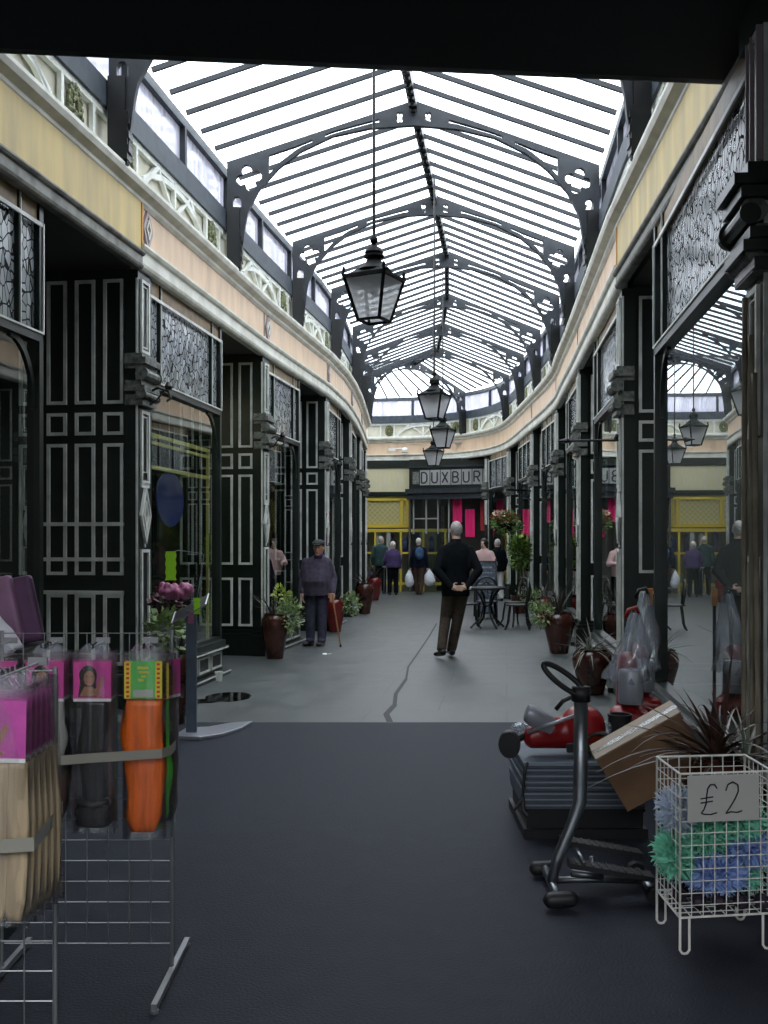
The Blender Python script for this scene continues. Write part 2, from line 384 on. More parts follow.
def normals(path, side):
    out=[]
    for i in range(len(path)):
        a=path[max(i-1,0)]; b=path[min(i+1,len(path)-1)]
        d1=(path[i]-a).normalized() if i>0 else None; d2=(b-path[i]).normalized() if i<len(path)-1 else None
        d=(d1+d2).normalized() if d1 and d2 else (d1 or d2)
        n=Vector((d.y,-d.x,0))*side; k=1
        if d1 and d2: k=1/max(.5,d.dot(d1))
        out.append(n*k)
    return out
def sweep(mb, path, side, prof):
    "closed profile of (n,z); side=+1: inward is to the right of travel (left wall); -1 right wall"
    N=normals(path,side); n=len(prof); vs=[]; fs=[]
    for p,nn in zip(path,N):
        for (a,z) in prof: vs.append(p+nn*a+Vector((0,0,z)))
    for i in range(len(path)-1):
        for k in range(n):
            k2=(k+1)%n; fs.append((i*n+k,(i+1)*n+k,(i+1)*n+k2,i*n+k2))
    fs.append(tuple(range(n))); fs.append(tuple((len(path)-1)*n+k for k in range(n))[::-1])
    mb.add(vs,fs)
def rect(n0,n1,z0,z1): return [(n0,z0),(n1,z0),(n1,z1),(n0,z1)]
def resample(path, step):
    out=[path[0]]; acc=0
    for a,b in zip(path,path[1:]):
        L=(b-a).length; s=step-acc
        while s<=L: out.append(a.lerp(b,s/L)); s+=step
        acc=(acc+L)%step
    return out
Ln,Lf=split_at(LWv,9.22); Rn,Rf=split_at(RWv,9.93)
LOWC=[(-.05,4.08),(.03,4.08),(.05,4.10),(.06,4.13),(.045,4.14),(.045,4.245),(.07,4.255),(.085,4.28),(.085,4.30),(-.05,4.315)]
LEDGE=[(-.3,4.66),(.03,4.66),(.06,4.69),(.06,4.72),(.13,4.75),(.15,4.79),(.15,4.82),(-.3,4.84)]
wall_parts=[]
for side,nm,near,far,full in ((1,'wall_left',Ln,Lf,LWv),(-1,'wall_right',Rn,Rf,RWv)):
    # the masonry band over the shops is the wall; mouldings are its parts
    mb=MB(); mb.use('frieze_yellow'); sweep(mb,near,side,rect(-.3,.05,4.20,4.68))
    mb.use('orange_trim'); e=near[-1]; d=(near[-1]-near[-2]).normalized(); n=normals(near,side)[-1]
    mb.obox(e+n*-.1+Vector((0,0,4.22)), d*.03, n*.16, Vector((0,0,.46)))
    mb.use('frieze_peach'); sweep(mb,far,side,rect(-.3,.02,4.28,4.68))
    w=mb.build(nm); struct(w)
    mb=MB(); mb.use('cornice_dirty'); sweep(mb,near,side,[(a*.8+.03,4.06+(z-4.08)*.72) for a,z in LOWC]); mb.use('cornice_white'); sweep(mb,far,side,LOWC)
    mb.build('lower_cornice',None,w)
    mb=MB().use('cornice_white'); sweep(mb,full,side,LEDGE); mb.build('upper_cornice',None,w)
    mb=MB().use('panel_cream'); sweep(mb,full,side,rect(-.16,-.08,4.82,5.30)); mb.build('balcony_panel',None,w)
    mb=MB().use('white_wood'); sweep(mb,full,side,rect(-.08,-.03,4.84,4.88)); sweep(mb,full,side,rect(-.08,-.03,5.23,5.29)); mb.build('balcony_rail',None,w)
    mb=MB().use('grey_iron'); sweep(mb,full,side,rect(-.2,.0,5.29,5.52)); mb.build('gutter_beam',None,w)
    mb=MB().use('grey_iron'); sweep(mb,full,side,rect(-.2,-.06,6.0,6.10)); mb.build('eaves_beam',None,w)
    mb=MB().use('clerestory_glass')
    pts=full; N=normals(full,side); vs=[]; fs=[]
    for p,nn in zip(pts,N): vs+= [p+nn*-.12+Vector((0,0,5.5)), p+nn*-.12+Vector((0,0,6.02))]
    for i in range(len(pts)-1): fs.append((2*i,2*i+2,2*i+3,2*i+1))
    mb.add(vs,fs); g=mb.build('window_1' if side>0 else 'window_2'); struct(g)
    # vertical posts of the clerestory
    mb=MB().use('dark_iron'); rp=resample(full,1.55)
    NN=normals(rp,side)
    for p,nn in zip(rp,NN):
        t=Vector((nn.y,-nn.x,0)).normalized(); nn=nn.normalized()
        mb.obox(p-nn*.16-t*.03+Vector((0,0,5.5)), t*.06, nn*.1, Vector((0,0,.52)))
    mb.build('window_post',None,g)
    # shop ceilings and outer walls
    mb=MB().use('shop_wall')
    if side>0: poly=[(p.x,p.y) for p in full]+[(-4.5,34),(-8,34),(-8,3.0),(-2.97,3.0)]; poly=[(x-.1 if i<9 else x,y) for i,(x,y) in enumerate(poly)]
    else: poly=[(p.x+(.1 if p.y<28 else 0),p.y+(.1 if p.y>=28 else 0)) for p in full]+[(-4.5,36),(9,36),(9,3.0),(1.98,3.0)]
    mb.prism(poly,(0,0,4.12),(1,0,0),(0,1,0),(0,0,1),.15); mb.build('shop_ceiling',None,w)
    mb=MB().use('shop_wall')
    if side>0: mb.box(-8.2,-8,-5,34,0,4.3); mb.box(-8,-4.4,28.6,31.7,0,4.3)
    else: mb.box(9,9.2,-5,36,0,4.3); mb.box(-5,9.2,36,36.2,0,4.3); mb.box(-4.7,-4.5,28,32.5,4.2,7)
    mb.build('shop_back_wall',None,w)
# joints and lozenges on the frieze
def lozenge(F,mb,u,z,w,h,n0,bw=.035):
    P4=[(u,z+h/2),(u+w/2,z),(u,z-h/2),(u-w/2,z)]
    for i in range(4):
        a,b=P4[i],P4[(i+1)%4]; mb.bar(F.P(a[0],n0+.012,a[1]),F.P(b[0],n0+.012,b[1]),bw,.03,up=F.N)
pilF=[]
inL=(1,0,0); inR=(-1,0,0)
for i in range(1,len(PL)-1):
    F=Frame(PL[i],PL[i+1],inL); pilF.append(F)
    mb=MB().use('mauve_paint'); lozenge(F,mb,.14,4.48,.20,.34,.02); mb.use('cornice_white'); lozenge(F,mb,.14,4.48,.10,.18,.03,.02)
    o=mb.build('lozenge_ornament')
    tag(o,'pale diamond-shaped moulding on the peach band above the %s pilaster of the left-hand arcade'%ORD[i-1],'ornament','lozenges on the peach band')
mb=MB().use('frieze_yellow'); mb.use('cornice_dirty')
for S,(P_,inw) in enumerate(((PL,inL),(PR,inR))):
    for i in range(1,len(P_)-1):
        F=Frame(P_[i],P_[i+1],inw); F.box(mb,-.02,.0,0,.03,4.3,4.68)
o=mb.build('trim_1'); struct(o)
# balcony bracing: white timbers and wreaths between every two trusses
def pt_on(path, p):
    "parameter frame on path nearest to p"
    best=None
    for i in range(len(path)-1):
        a,b=path[i],path[i+1]; t=max(0,min(1,(Vector((*p,0))-a).dot(b-a)/((b-a).length_squared))); q=a.lerp(b,t); d=(q-Vector((*p,0))).length
        if best is None or d<best[0]: best=(d,i,t)
    return best[1]+best[2]
def sub_path(path,t0,t1,n):
    out=[]
    # arc-length uniform
    cum=[0]
    for a,b in zip(path,path[1:]): cum.append(cum[-1]+(b-a).length)
    def s_of(t): i=min(int(t),len(path)-2); return cum[i]+(t-i)*(cum[i+1]-cum[i])
    def at(s):
        for i in range(len(path)-1):
            if s<=cum[i+1] or i==len(path)-2: return path[i].lerp(path[i+1],(s-cum[i])/(cum[i+1]-cum[i]))
    s0,s1=s_of(t0),s_of(t1)
    return [at(s0+(s1-s0)*k/n) for k in range(n+1)]
wreath_n=0
def wreath(F,u):
    mb=MB().use('wreath_green'); rnd=random.Random(5)
    for k in range(34):
        a=2*pi*k/34*3; r=.03+.075*(k/34)
        mb.ball(F.P(u+r*1.15*cos(a),.0+.02*rnd.random()-.03,5.06+r*1.45*sin(a)),(.022,.022,.026),6,4)
    for k in range(16):
        a=2*pi*k/16; mb.ball(F.P(u+.115*cos(a),-.02,5.06+.155*sin(a)),(.02,.02,.03),6,4)
    return mb.build('wreath_ornament')
for side,nm,full,idx in ((1,'left',LWv,0),(-1,'right',RWv,1)):
    last=8 if side>0 else 10
    for i in range(0,last-1 if side>0 else last):
        if side>0 and i>=7: break
        t0=pt_on(full,ST[i][idx]); t1=pt_on(full,ST[i+1][idx]); pts=sub_path(full,t0,t1,40)
        N=normals(pts,side)
        def Q(u,z,n=-.045): # u in 0..1
            k=min(39,int(u*40)); f=u*40-k; p=pts[k].lerp(pts[k+1],f); nn=N[k]; return p+nn*n+Vector((0,0,z))
        mb=MB().use('white_wood')
        def B(u0,z0,u1,z1,w=.05):
            k=min(39,int((u0+u1)*20)); 
            mb.bar(Q(u0,z0),Q(u1,z1),w,.04,up=N[k])
        for u in (.06,.2,.5,.8,.94): B(u,4.86,u,5.25,.045)
        B(.22,4.87,.36,5.24); B(.78,4.87,.64,5.24)
        for a in range(8):
            b0=a/8*pi; b1=(a+1)/8*pi
            B(.5-.27*cos(b0),4.86+.34*sin(b0),.5-.27*cos(b1),4.86+.34*sin(b1),.055)
        B(.37,5.22,.5,4.9,.03); B(.63,5.22,.5,4.9,.03)
        o=mb.build('balcony_bracing'); struct(o); o.name='trim_%d'%(2+wreath_n+20*idx)
        for u in (.13,.87):
            k=int(u*40); p=pts[k]; q=pts[k+1]; F=Frame((p.x,p.y),(q.x,q.y),N[k]); w_=wreath(F,0)
            where=('before' if u<.5 else 'after')
            tag(w_,'oval bronze-green leaf wreath on the %s balcony panel, %s from the entrance lintel'%(nm,ORD[min(11,wreath_n)]if wreath_n<12 else 'thirteenth or later'),'ornament','leaf wreaths along the balcony panels')
            wreath_n+=1
    wreath_n=0
# ------------------------------------------------------------------ floor, porch
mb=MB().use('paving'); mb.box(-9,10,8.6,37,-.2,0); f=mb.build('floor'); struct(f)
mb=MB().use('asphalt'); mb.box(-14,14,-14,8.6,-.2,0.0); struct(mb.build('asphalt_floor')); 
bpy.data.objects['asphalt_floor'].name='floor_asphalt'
mb=MB().use('crack_tar'); pts=[(.05,8.62),(.02,9.0),(.10,9.5),(.12,10.2),(.25,11.3),(.30,12.4),(.48,14),(.75,16.5),(1.0,19)]
for a,b in zip(pts,pts[1:]):
    w=.055 if a[1]<9.3 else (.04 if a[1]<11 else .025)
    mb.obox((a[0]-w/2,a[1],.0005),(w,0,0),(b[0]-a[0],b[1]-a[1],0),(0,0,.002))
o=mb.build('pavement_crack'); struct(o); o.name='trim_50'
mb=MB().use('black_rubber')
vs=[]
rnd=random.Random(3)
for cx,cy,rx,ry in ((-1.55,10.0,.21,.28),(-1.75,9.72,.14,.12)):
    pv=[(cx+rx*cos(a)*(1+.2*rnd.random()),cy+ry*sin(a)*(1+.2*rnd.random()),.004) for a in [2*pi*k/18 for k in range(18)]]
    mb.add(pv+[(cx,cy,.005)],[(i,(i+1)%18,18) for i in range(18)])
puddle=mb.build('puddle'); 
m=mat('wet',(.008,.009,.009),.08); puddle.data.materials[0]=m
tag(puddle,'dark wet puddle on the paving beside the left shopfront','puddle')
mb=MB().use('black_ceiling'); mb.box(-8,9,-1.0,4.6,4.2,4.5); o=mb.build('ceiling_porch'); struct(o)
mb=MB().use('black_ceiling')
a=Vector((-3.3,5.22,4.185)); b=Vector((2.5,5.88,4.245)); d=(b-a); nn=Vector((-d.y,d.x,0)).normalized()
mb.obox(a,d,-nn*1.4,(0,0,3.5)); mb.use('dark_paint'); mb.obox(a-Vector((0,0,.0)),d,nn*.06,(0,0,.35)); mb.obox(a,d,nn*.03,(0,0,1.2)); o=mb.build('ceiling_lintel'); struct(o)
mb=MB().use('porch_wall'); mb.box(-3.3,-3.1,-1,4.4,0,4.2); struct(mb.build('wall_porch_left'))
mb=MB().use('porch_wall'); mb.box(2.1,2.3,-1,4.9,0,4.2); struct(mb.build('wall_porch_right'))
mb=MB().use('street_render'); mb.box(-14,14,-14.4,-14,-.2,8); struct(mb.build('wall_street')) 
# ------------------------------------------------------------------ roof
def roof():
    gl=MB().use('roof_glass'); br=MB().use('dark_iron'); hb=MB().use('black_iron'); ZE,ZR=6.08,6.84
    V3=lambda p,z: Vector((p[0],p[1],z))
    rid=[]
    for (a,b),(c,d) in zip(ST,ST[1:]):
        A,B,Cc,D=V3(a,ZE),V3(b,ZE),V3(c,ZE),V3(d,ZE)
        n=7
        for k in range(n+ (0)):
            t=k/n; L=A.lerp(Cc,t); R=B.lerp(D,t); G=(L+R)/2; G.z=ZR
            rid.append(G)
            if k>0 or True:
                br.bar(L,G,.032,.05); br.bar(R,G,.032,.05)
        L0,R0=A,B; G0=(A+B)/2; G0.z=ZR; G1=(Cc+D)/2; G1.z=ZR
        up=Vector((0,0,.035))
        gl.add([L0+up,Cc+up,G1+up,G0+up],[(0,1,2,3)]); gl.add([R0+up,D+up,G1+up,G0+up],[(0,1,2,3)])
    G=(V3(ST[-1][0],ZR)+V3(ST[-1][1],ZR))/2; rid.append(G)
    c=gl.build('ceiling'); struct(c)
    br.build('glazing_bar',None,c)
    for a,b in zip(rid,rid[1:]):
        hb.bar(a-Vector((0,0,.03)),b-Vector((0,0,.03)),.09,.16)
        m=(a+b)/2
    for a,b in zip(rid,rid[1:]):
        n=max(2,int((b-a).length/.16))
        for k in range(n):
            q=a.lerp(b,(k+.5)/n); hb.ball(q-Vector((0,0,.12)),(.05,.05,.035),6,4)
    hb.build('ridge_beam',None,c)
roof()
# ------------------------------------------------------------------ roof trusses (flat castings with cut-outs)
def circ(cx,cy,r,n=14): return [(cx+r*cos(2*pi*k/n),cy+r*sin(2*pi*k/n)) for k in range(n)]
def quatre(cx,cy,r,rot=0):
    out=[]
    for q in range(4):
        a0=rot+q*pi/2; c=(cx+r*.62*cos(a0),cy+r*.62*sin(a0))
        for k in range(7):
            a=a0-radians(115)+radians(230)*k/6; out.append((c[0]+r*.42*cos(a),c[1]+r*.42*sin(a)))
    return out
def truss_mesh(W, name):
    """2-D casting in the x (0..W) / y plane, holes cut; x from left wall"""
    h=W/2; S=h/2.24
    arch=[(.16,4.86),(.19,5.1),(.22,5.35),(.25,5.50),(.38,5.76),(.62,6.03),(.88,6.23),(1.27,6.42),(1.72,6.52),(2.24,6.56)]
    arch=[((x*S if x>.3 else x),y) for x,y in arch]
    # outer contour: up the wall side, over the chord, down, arch back
    L=[(.0,4.92),(.0,6.10),(h,6.86)]
    R=[(W,6.10),(W,4.92)]
    foot=[(W-.02,4.84),(W-.06,4.78),(W-.12,4.77),(W-.16,4.81)]
    ar=[(W-x,y) for x,y in arch]
    al=arch[::-1][1:]
    lf=[(.16,4.81),(.12,4.77),(.06,4.78),(.02,4.84)]
    outer=L+R+foot+ar+al+lf
    def chord(x): return 6.10+.76*x/h-.085
    def archy(x):
        for (a,b),(c,d) in zip(arch,arch[1:]):
            if a<=x<=c: return b+(d-b)*(x-a)/(c-a)
        return 6.56
    def slot(x0,x1,n=8):
        top=[(x0+(x1-x0)*k/n,chord(x0+(x1-x0)*k/n)) for k in range(n+1)]
        bot=[(x0+(x1-x0)*k/n,archy(x0+(x1-x0)*k/n)+.065) for k in range(n+1)]
        pts=[]
        for (a,b),(c,d) in zip(top,bot):
            if b-d<.03: m=(b+d)/2; b,d=m+.015,m-.015
            pts.append(((a,b),(c,d)))
        return [p[0] for p in pts]+[p[1] for p in pts[::-1]]
    holes=[]
    for (x0,x1) in ((.50*S+.0,1.02*S),(1.17*S,1.82*S)):
        s=slot(x0,x1); holes.append(s); holes.append([(W-a,b) for a,b in s])
    q=quatre(.26,5.91,.155,radians(15)); holes.append(q); holes.append([(W-a,b) for a,b in q])
    for cx in (.12,W-.12): holes.append([(cx-.05,5.56),(cx-.05,5.64),(cx-.025,5.685),(cx+.02,5.69),(cx+.05,5.64),(cx+.05,5.56)])
    holes.append(circ(.08,5.33,.018,8)); holes.append(circ(W-.08,5.33,.018,8))
    q=quatre(h,6.665,.075,pi/4); 
    holes.append([(h-.17+.55*(a-h),b) for a,b in quatre(h,6.655,.075,pi/4)]); holes.append([(h+.17+.55*(a-h),b) for a,b in quatre(h,6.655,.075,pi/4)])
    cu=bpy.data.curves.new(name,'CURVE'); cu.dimensions='2D'; cu.fill_mode='BOTH'; cu.extrude=.03; cu.bevel_depth=0
    for lp in [outer]+holes:
        s=cu.splines.new('POLY'); s.points.add(len(lp)-1); s.use_cyclic_u=True
        for p,(x,y) in zip(s.points,lp): p.co=(x,y,0,1)
    o=bpy.data.objects.new(name,cu); COL.objects.link(o)
    dg=bpy.context.evaluated_depsgraph_get(); dg.update()
    me=bpy.data.meshes.new_from_object(o.evaluated_get(dg)); bpy.data.objects.remove(o)
    me.materials.clear(); me.materials.append(M['dark_iron']); me.name=name
    return me
tl=['nearest the dark entrance lintel, mostly hidden by it','over the nearest lantern, widest full arch seen','second full arch beyond the first lantern','third full arch beyond the first lantern',
    'fourth full arch beyond the first lantern','fifth full arch beyond the first lantern','last square arch before the roof turns left','slanting across the bend in front of the far curved windows']
for i in range(1,9):
    a,b=[Vector((*p,0)) for p in ST[i]]; W=(b-a).length
    me=truss_mesh(W,'roof_truss')
    o=bpy.data.objects.new('roof_truss',me); COL.objects.link(o)
    d=(b-a).normalized(); z=Vector((0,0,1)); n=d.cross(z)
    o.matrix_world=Matrix((( d.x,z.x,n.x,a.x),(d.y,z.y,n.y,a.y),(d.z,z.z,n.z,0),(0,0,0,1)))
    tag(o,'dark cast-iron arched roof truss, '+tl[i-1],'truss','cast-iron roof trusses')
    # the deeper bracket foot on each wall
    for s,q,dd in ((0,a,d),(1,b,-d)):
        mb=MB().use('black_iron'); u=n
        for k,(x0,x1,z0,z1) in enumerate(((0,.17,4.84,5.25),(0,.13,4.79,4.84),(0,.15,5.25,5.55),(.15,.185,4.9,4.96),(.15,.185,5.02,5.08),(.15,.185,5.14,5.2))):
            mb.obox(q+dd*x0-u*.065+Vector((0,0,z0)), dd*(x1-x0), u*.13, Vector((0,0,z1-z0)))
        mb.build('bracket',None,o)
# ------------------------------------------------------------------ shopfront bays
def pilaster(P_,Q_,inw,label,group,zt=4.08,w=.30,diamond=True,depth=.13,flip=1,capital=True,near=False):
    F=Frame(P_,Q_,inw)
    if near: F.o=F.o
    root=empty('pilaster',F.P(w/2,-.1,0),0,label,'pilaster',group)
    mb=MB().use('dark_paint'); F.box(mb,0,w,-depth,0,0,zt); mb.build('shaft',None,root)
    mb=MB().use('dark_paint'); F.box(mb,-.05,w+.05,-depth,.05,0,.28); F.box(mb,-.03,w+.03,-depth,.03,.28,.34); mb.build('plinth',None,root)
    mb=MB().use('white_mould')
    F.molding(mb,.05,w-.05,3.32,4.0,.028,0,.02)
    F.molding(mb,.05,w-.05,2.10,2.78,.028,0,.02); F.molding(mb,.05,w-.05,.42,1.48,.028,0,.02)
    F.box(mb,.05,w-.05,.0,.015,2.06,2.12)
    F.molding(mb,.09,w-.09,3.37,3.95,.012,0,.012); F.molding(mb,.09,w-.09,2.2,2.73,.012,0,.012)
    # narrow moulding on the flanks
    F.box(mb,-.008,0,-.02,.0,.4,4.0)
    mb.build('panel_moulding',None,root)
    if diamond:
        mb=MB().use('white_mould'); lozenge(F,mb,w/2,1.80,w-.08,.52,0,.022); lozenge(F,mb,w/2,1.80,w-.20,.26,0,.018)
        F.box(mb,w/2-.012,w/2+.012,0,.012,1.5,2.08)
        mb.build('lozenge',None,root)
    mb=MB().use('capital_paint')
    for (z0,z1,e) in ((3.26,3.30,.05),(3.20,3.26,.09),(3.16,3.20,.06),(3.0,3.05,.04),(2.95,3.0,.08),(2.86,2.92,.035),(2.82,2.86,.055)):
        F.box(mb,-e*.5,w+e*.5,-.12,e,z0,z1)
    # scroll rolls
    for z,r in ((3.11,.05),(2.92,.035)):
        mb.tube([F.P(-.03,.05,z),F.P(w+.03,.05,z)],r,10)
        for u in (-.03,w+.03): mb.tube([F.P(u-.012,.05,z),F.P(u+.012,.05,z)],r*1.25,12)
    mb.build('capital',None,root)
    return root
def return_panels(F,u,n1,label,n,cols=3,name='trim',deep=5.0,pitch=.28,start=.15):
    "panelled side wall of a recessed doorway, facing -u"
    mb=MB().use('dark_paint'); F.box(mb,u,u+.12,-deep,-.12,0,4.1); o=mb.build('%s_%d'%(name,n)); struct(o)
    mb=MB().use('white_mould')
    for c in range(cols):
        a=-(start+c*pitch); b=a-pitch*.70
        for z0,z1 in ((2.84,4.0),(2.55,2.76),(1.24,2.47),(.40,1.06)):
            cross_molding(F,mb,u,b,a,z0,z1,.03,.022)
    mb.build('panel_moulding',None,o)
    mb=MB().use('dark_paint'); F.box(mb,u-.05,u,-deep,-.13,0,.30); F.box(mb,u-.03,u,-deep,-.13,.30,.35); mb.build('skirting',None,o)
    return o
def spandrel_curve(F,mb,uc,dirn,z,r,n,w=.05,t=.03):
    "arched corner bracket between post (at uc) and transom; dirn=+1 grows to +u"
    for k in range(8):
        a0=pi/2*k/8; a1=pi/2*(k+1)/8
        p=lambda a: F.P(uc+dirn*r[0]*(1-cos(a)),n,z-r[1]*(1-sin(a)))
        mb.bar(p(a0),p(a1),t,w,up=F.Z if abs(cos((a0+a1)/2))<.7 else F.U)
def shop_window(F,u0,u1,n,nn,posts,side='left',riser=True,nset=-.06,ledger=None):
    w=MB().use('dark_paint')
    for u in (u0,u1-.06): F.box(w,u,u+.06,nset-.05,nset+.05,.4,4.1)
    F.box(w,u0,u1,nset-.04,nset+.05,3.04,3.11); F.box(w,u0,u1,nset-.04,nset+.05,.36,.44)
    for u in posts: F.box(w,u-.02,u+.02,nset-.04,nset+.04,3.1,4.1)
    # bracket curves
    spandrel_curve(F,w,u0+.06,1,3.04,(.35,.5),nset); spandrel_curve(F,w,u1-.06,-1,3.04,(.35,.5),nset)
    o=w.build('window_%d'%n); struct(o)
    t=MB().use('timber_tan'); F.box(t,u0,u1,nset-.03,nset+.03,3.93,4.1); t.build('window_head',None,o)
    t=MB().use('white_mould'); F.box(t,u0,u1,nset+.04,nset+.055,3.90,3.93); F.box(t,u0,u1,nset+.05,nset+.06,3.10,3.115)
    F.box(t,u1-.015,u1,nset+.05,nset+.06,3.1,3.93)
    for u in posts: F.box(t,u-.006,u+.006,nset+.04,nset+.05,3.1,4.08)
    t.build('window_frame',None,o)
    g=MB().use('leaded_glass'); F.box(g,u0+.05,u1-.05,nset-.006,nset+.006,3.1,3.93); g.build('window_leaded_glass',None,o)
    g=MB().use('shop_glass'); g.add([F.P(u0+.05,nset,.43),F.P(u1-.05,nset,.43),F.P(u1-.05,nset,3.05),F.P(u0+.05,nset,3.05)],[(0,1,2,3)]); g.build('window_glass',None,o,recalc=False)
    g=MB().use('shop_glass'); g.add([F.P(u1-.03,nset-.05,.43),F.P(u1-.03,-1.8,.43),F.P(u1-.03,-1.8,3.9),F.P(u1-.03,nset-.05,3.9)],[(0,1,2,3)]); g.build('window_side_glass',None,o,recalc=False)
    if riser:
        r=MB().use('dark_paint'); F.box(r,u0,u1,-.3,0,0,.36); F.box(r,u0,u1,-.3,.10,0,.05); F.box(r,u0,u1,-.1,.07,.30,.34); F.box(r,u0,u1,-.1,.04,.34,.40)
        F.box(r,u1-.04,u1,-1.8,-.1,0,.42)
        m=MB().use('white_mould'); k=max(2,int((u1-u0)/.45)); s=(u1-u0-.1)/k
        for i in range(k): F.molding(m,u0+.05+i*s+.03,u0+.05+(i+1)*s-.03,.09,.27,.022,0,.02)
        F.box(m,u0,u1,.07,.078,.31,.325); F.box(m,u0,u1,.10,.108,.035,.05)
        r.build('window_sill',None,o); m.build('window_riser_moulding',None,o)
    return o
def shop_door(F,u0,u1,nset,n):
    m=MB().use('dark_paint'); F.box(m,u0,u0+.1,nset-.04,nset+.04,0,4.1); F.box(m,u1-.1,u1,nset-.04,nset+.04,0,4.1); F.box(m,u0,u1,nset-.04,nset+.04,0,.9); F.box(m,u0,u1,nset-.04,nset+.04,2.1,2.25); F.box(m,u0,u1,nset-.04,nset+.04,3.9,4.1); F.box(m,(u0+u1)/2-.05,(u0+u1)/2+.05,nset-.04,nset+.04,0,2.2)
    o=m.build('door_%d'%n); struct(o)
    m=MB().use('white_mould'); 
    for a,b in ((u0+.15,(u0+u1)/2-.08),((u0+u1)/2+.08,u1-.15)): F.molding(m,a,b,.2,.8,.025,nset+.04,nset+.06); F.molding(m,a,b,1.0,2.0,.025,nset+.04,nset+.06)
    m.build('door_moulding',None,o)
    g=MB().use('shop_glass'); g.add([F.P(u0+.1,nset,.9),F.P(u1-.1,nset,.9),F.P(u1-.1,nset,3.9),F.P(u0+.1,nset,3.9)],[(0,1,2,3)]); g.build('door_glass',None,o,recalc=False)
PLAB=['at the entrance, beside the wire racks of hair','behind the grey sign stand, next to the yellow band','beside the nearest left urn','behind the man with the cane, left-hand row','just past the man with the cane','next to last before the left wall turns','at the far left corner, beside the distant couple']
PG='dark pilasters with pale mouldings'
wn=10
REC=1.80
for i,(p,q) in enumerate(zip(PL,PL[1:])):
    F=Frame(p,q,inL)
    if i==0: F0=F
    pilaster(p,q,inL,'dark green pilaster with pale mouldings '+PLAB[i],PG)
    L=F.L; rec=REC if i<3 else L*.42
    u0,u1=.30,L-rec
    posts=[u0+.33,u1-.33] if L>3.6 else [u1-.3]
    shop_window(F,u0,u1,wn,0,posts); wn+=1
    shop_door(F,u1,L,-1.9,wn)
    # panelled return belongs to the next pilaster
    if i+1<len(PL)-1: F2=Frame(PL[i+1],PL[i+2],inL)
    else: F2=Frame(PL[-1],(-.45,28.6),inL)
    return_panels(F2,.03,0,'',60+i,cols=4 if i<2 else 3)
i=len(PL)-1
pilaster(PL[-1],(-.46,28.4),inL,'dark green pilaster with pale mouldings '+PLAB[-1],PG,w=.25)
RLAB=['closest at right, tall with deep capital beside bamboo canes','carrying the horizontal iron rod on the right','behind the near right row of dark urns','beside the planter with pale foliage at right','behind the café chairs on the right','beside the hanging flower basket','at the right end of the lettered fascia']
for i,(p,q) in enumerate(zip(PR,PR[1:])):
    F=Frame(p,q,inR)
    pilaster(p,q,inR,'dark pilaster '+RLAB[i],PG,diamond=(i>0))
    L=F.L; rec=1.95 if i<3 else L*.4
    u0,u1=.30,L-rec
    if i==5: u1=L-.1; 
    posts=[u1-.35] if i<3 else [u0+(u1-u0)*k/3 for k in (1,2)]
    shop_window(F,u0,u1,wn+10,0,posts); wn+=1
    if i<5: shop_door(F,u1,L,-1.9,wn+10)
    if i<5:
        F2=Frame(PR[i+1],PR[i+2] if i+2<len(PR) else (2.5,30.4),inR)
        return_panels(F2,.03,0,'',80+i,cols=1 if i==0 else 2,pitch=.34,start=.17)
pilaster(PR[-1],(2.75,30.1),inR,'dark pilaster '+RLAB[-1],PG,w=.22,diamond=False)
# near right pilaster: deep upper console already given by the capital; a heavier entablature block over it
F=Frame(PR[0],PR[1],inR)
mb=MB().use('dark_paint')
for k,(z,e) in enumerate(((3.32,.09),(3.27,.15),(3.21,.12),(3.02,.08),(2.96,.11),(2.88,.06))): F.box(mb,-.08,.31,-.3,e,z-.05,z)
mb.tube([F.P(-.05,.07,3.09),F.P(.33,.07,3.09)],.05,14); mb.tube([F.P(.30,.07,3.09),F.P(.345,.07,3.09)],.07,16)
F.box(mb,-.7,.0,-.5,-.02,0,4.1); F.box(mb,-.7,.35,-.5,.03,4.0,4.17)
o=mb.build('trim_90'); struct(o)
mb=MB().use('mauve_paint')
for u in (.02,.14,.22): F.box(mb,u-.012,u,0.0,.03,3.36,4.0)
mb.build('moulding',None,o)
# ------------------------------------------------------------------ shop interiors (dim): back partitions, shelves
rnd=random.Random(11)
def interior(F,u0,u1,seed,cols=('shop_wall','shop_cream')):
    mb=MB().use(cols[seed%2]); F.box(mb,u0-.3,F.L,-3.6,-3.5,0,4.1)
    o=mb.build('wall_shop_%d'%seed); struct(o)
for k,(p,q) in enumerate(zip(PL,PL[1:])): interior(Frame(p,q,inL),.3,2,k)
for k,(p,q) in enumerate(zip(PR,PR[1:])): interior(Frame(p,q,inR),.3,2,k+10)
def shop_unit(F,u0,u1,n0,n1,label,group,cols):
    r=empty('display_shelf',F.P((u0+u1)/2,(n0+n1)/2,0),0,label,'shelf',group)
    for u in (u0,u1-.04):
        mb=MB().use('shop_yellow'); F.box(mb,u,u+.04,n0,n1,0,2.5); mb.build('upright',None,r)
    for z in (.5,1.0,1.5,2.05,2.46):
        mb=MB().use('shop_yellow'); F.box(mb,u0,u1,n0,n1,z,z+.035); mb.build('shelf_board',None,r)
    return r
FL1=Frame(PL[1],PL[2],inL)
shop_unit(FL1,.6,2.5,-1.5,-1.1,'tall yellow-edged display shelf behind the glass of the second left shop',None,None)
mb=MB().use('white_mould')
FA=Frame(PL[1],PL[2],inL)
for z in (1.06,1.37,1.70): FA.box(mb,.0,.015,-1.02,-.14,z,z+.035)
mb.build('rail',None,bpy.data.objects['_60'] if '_60' in bpy.data.objects else bpy.data.objects['trim_60'])
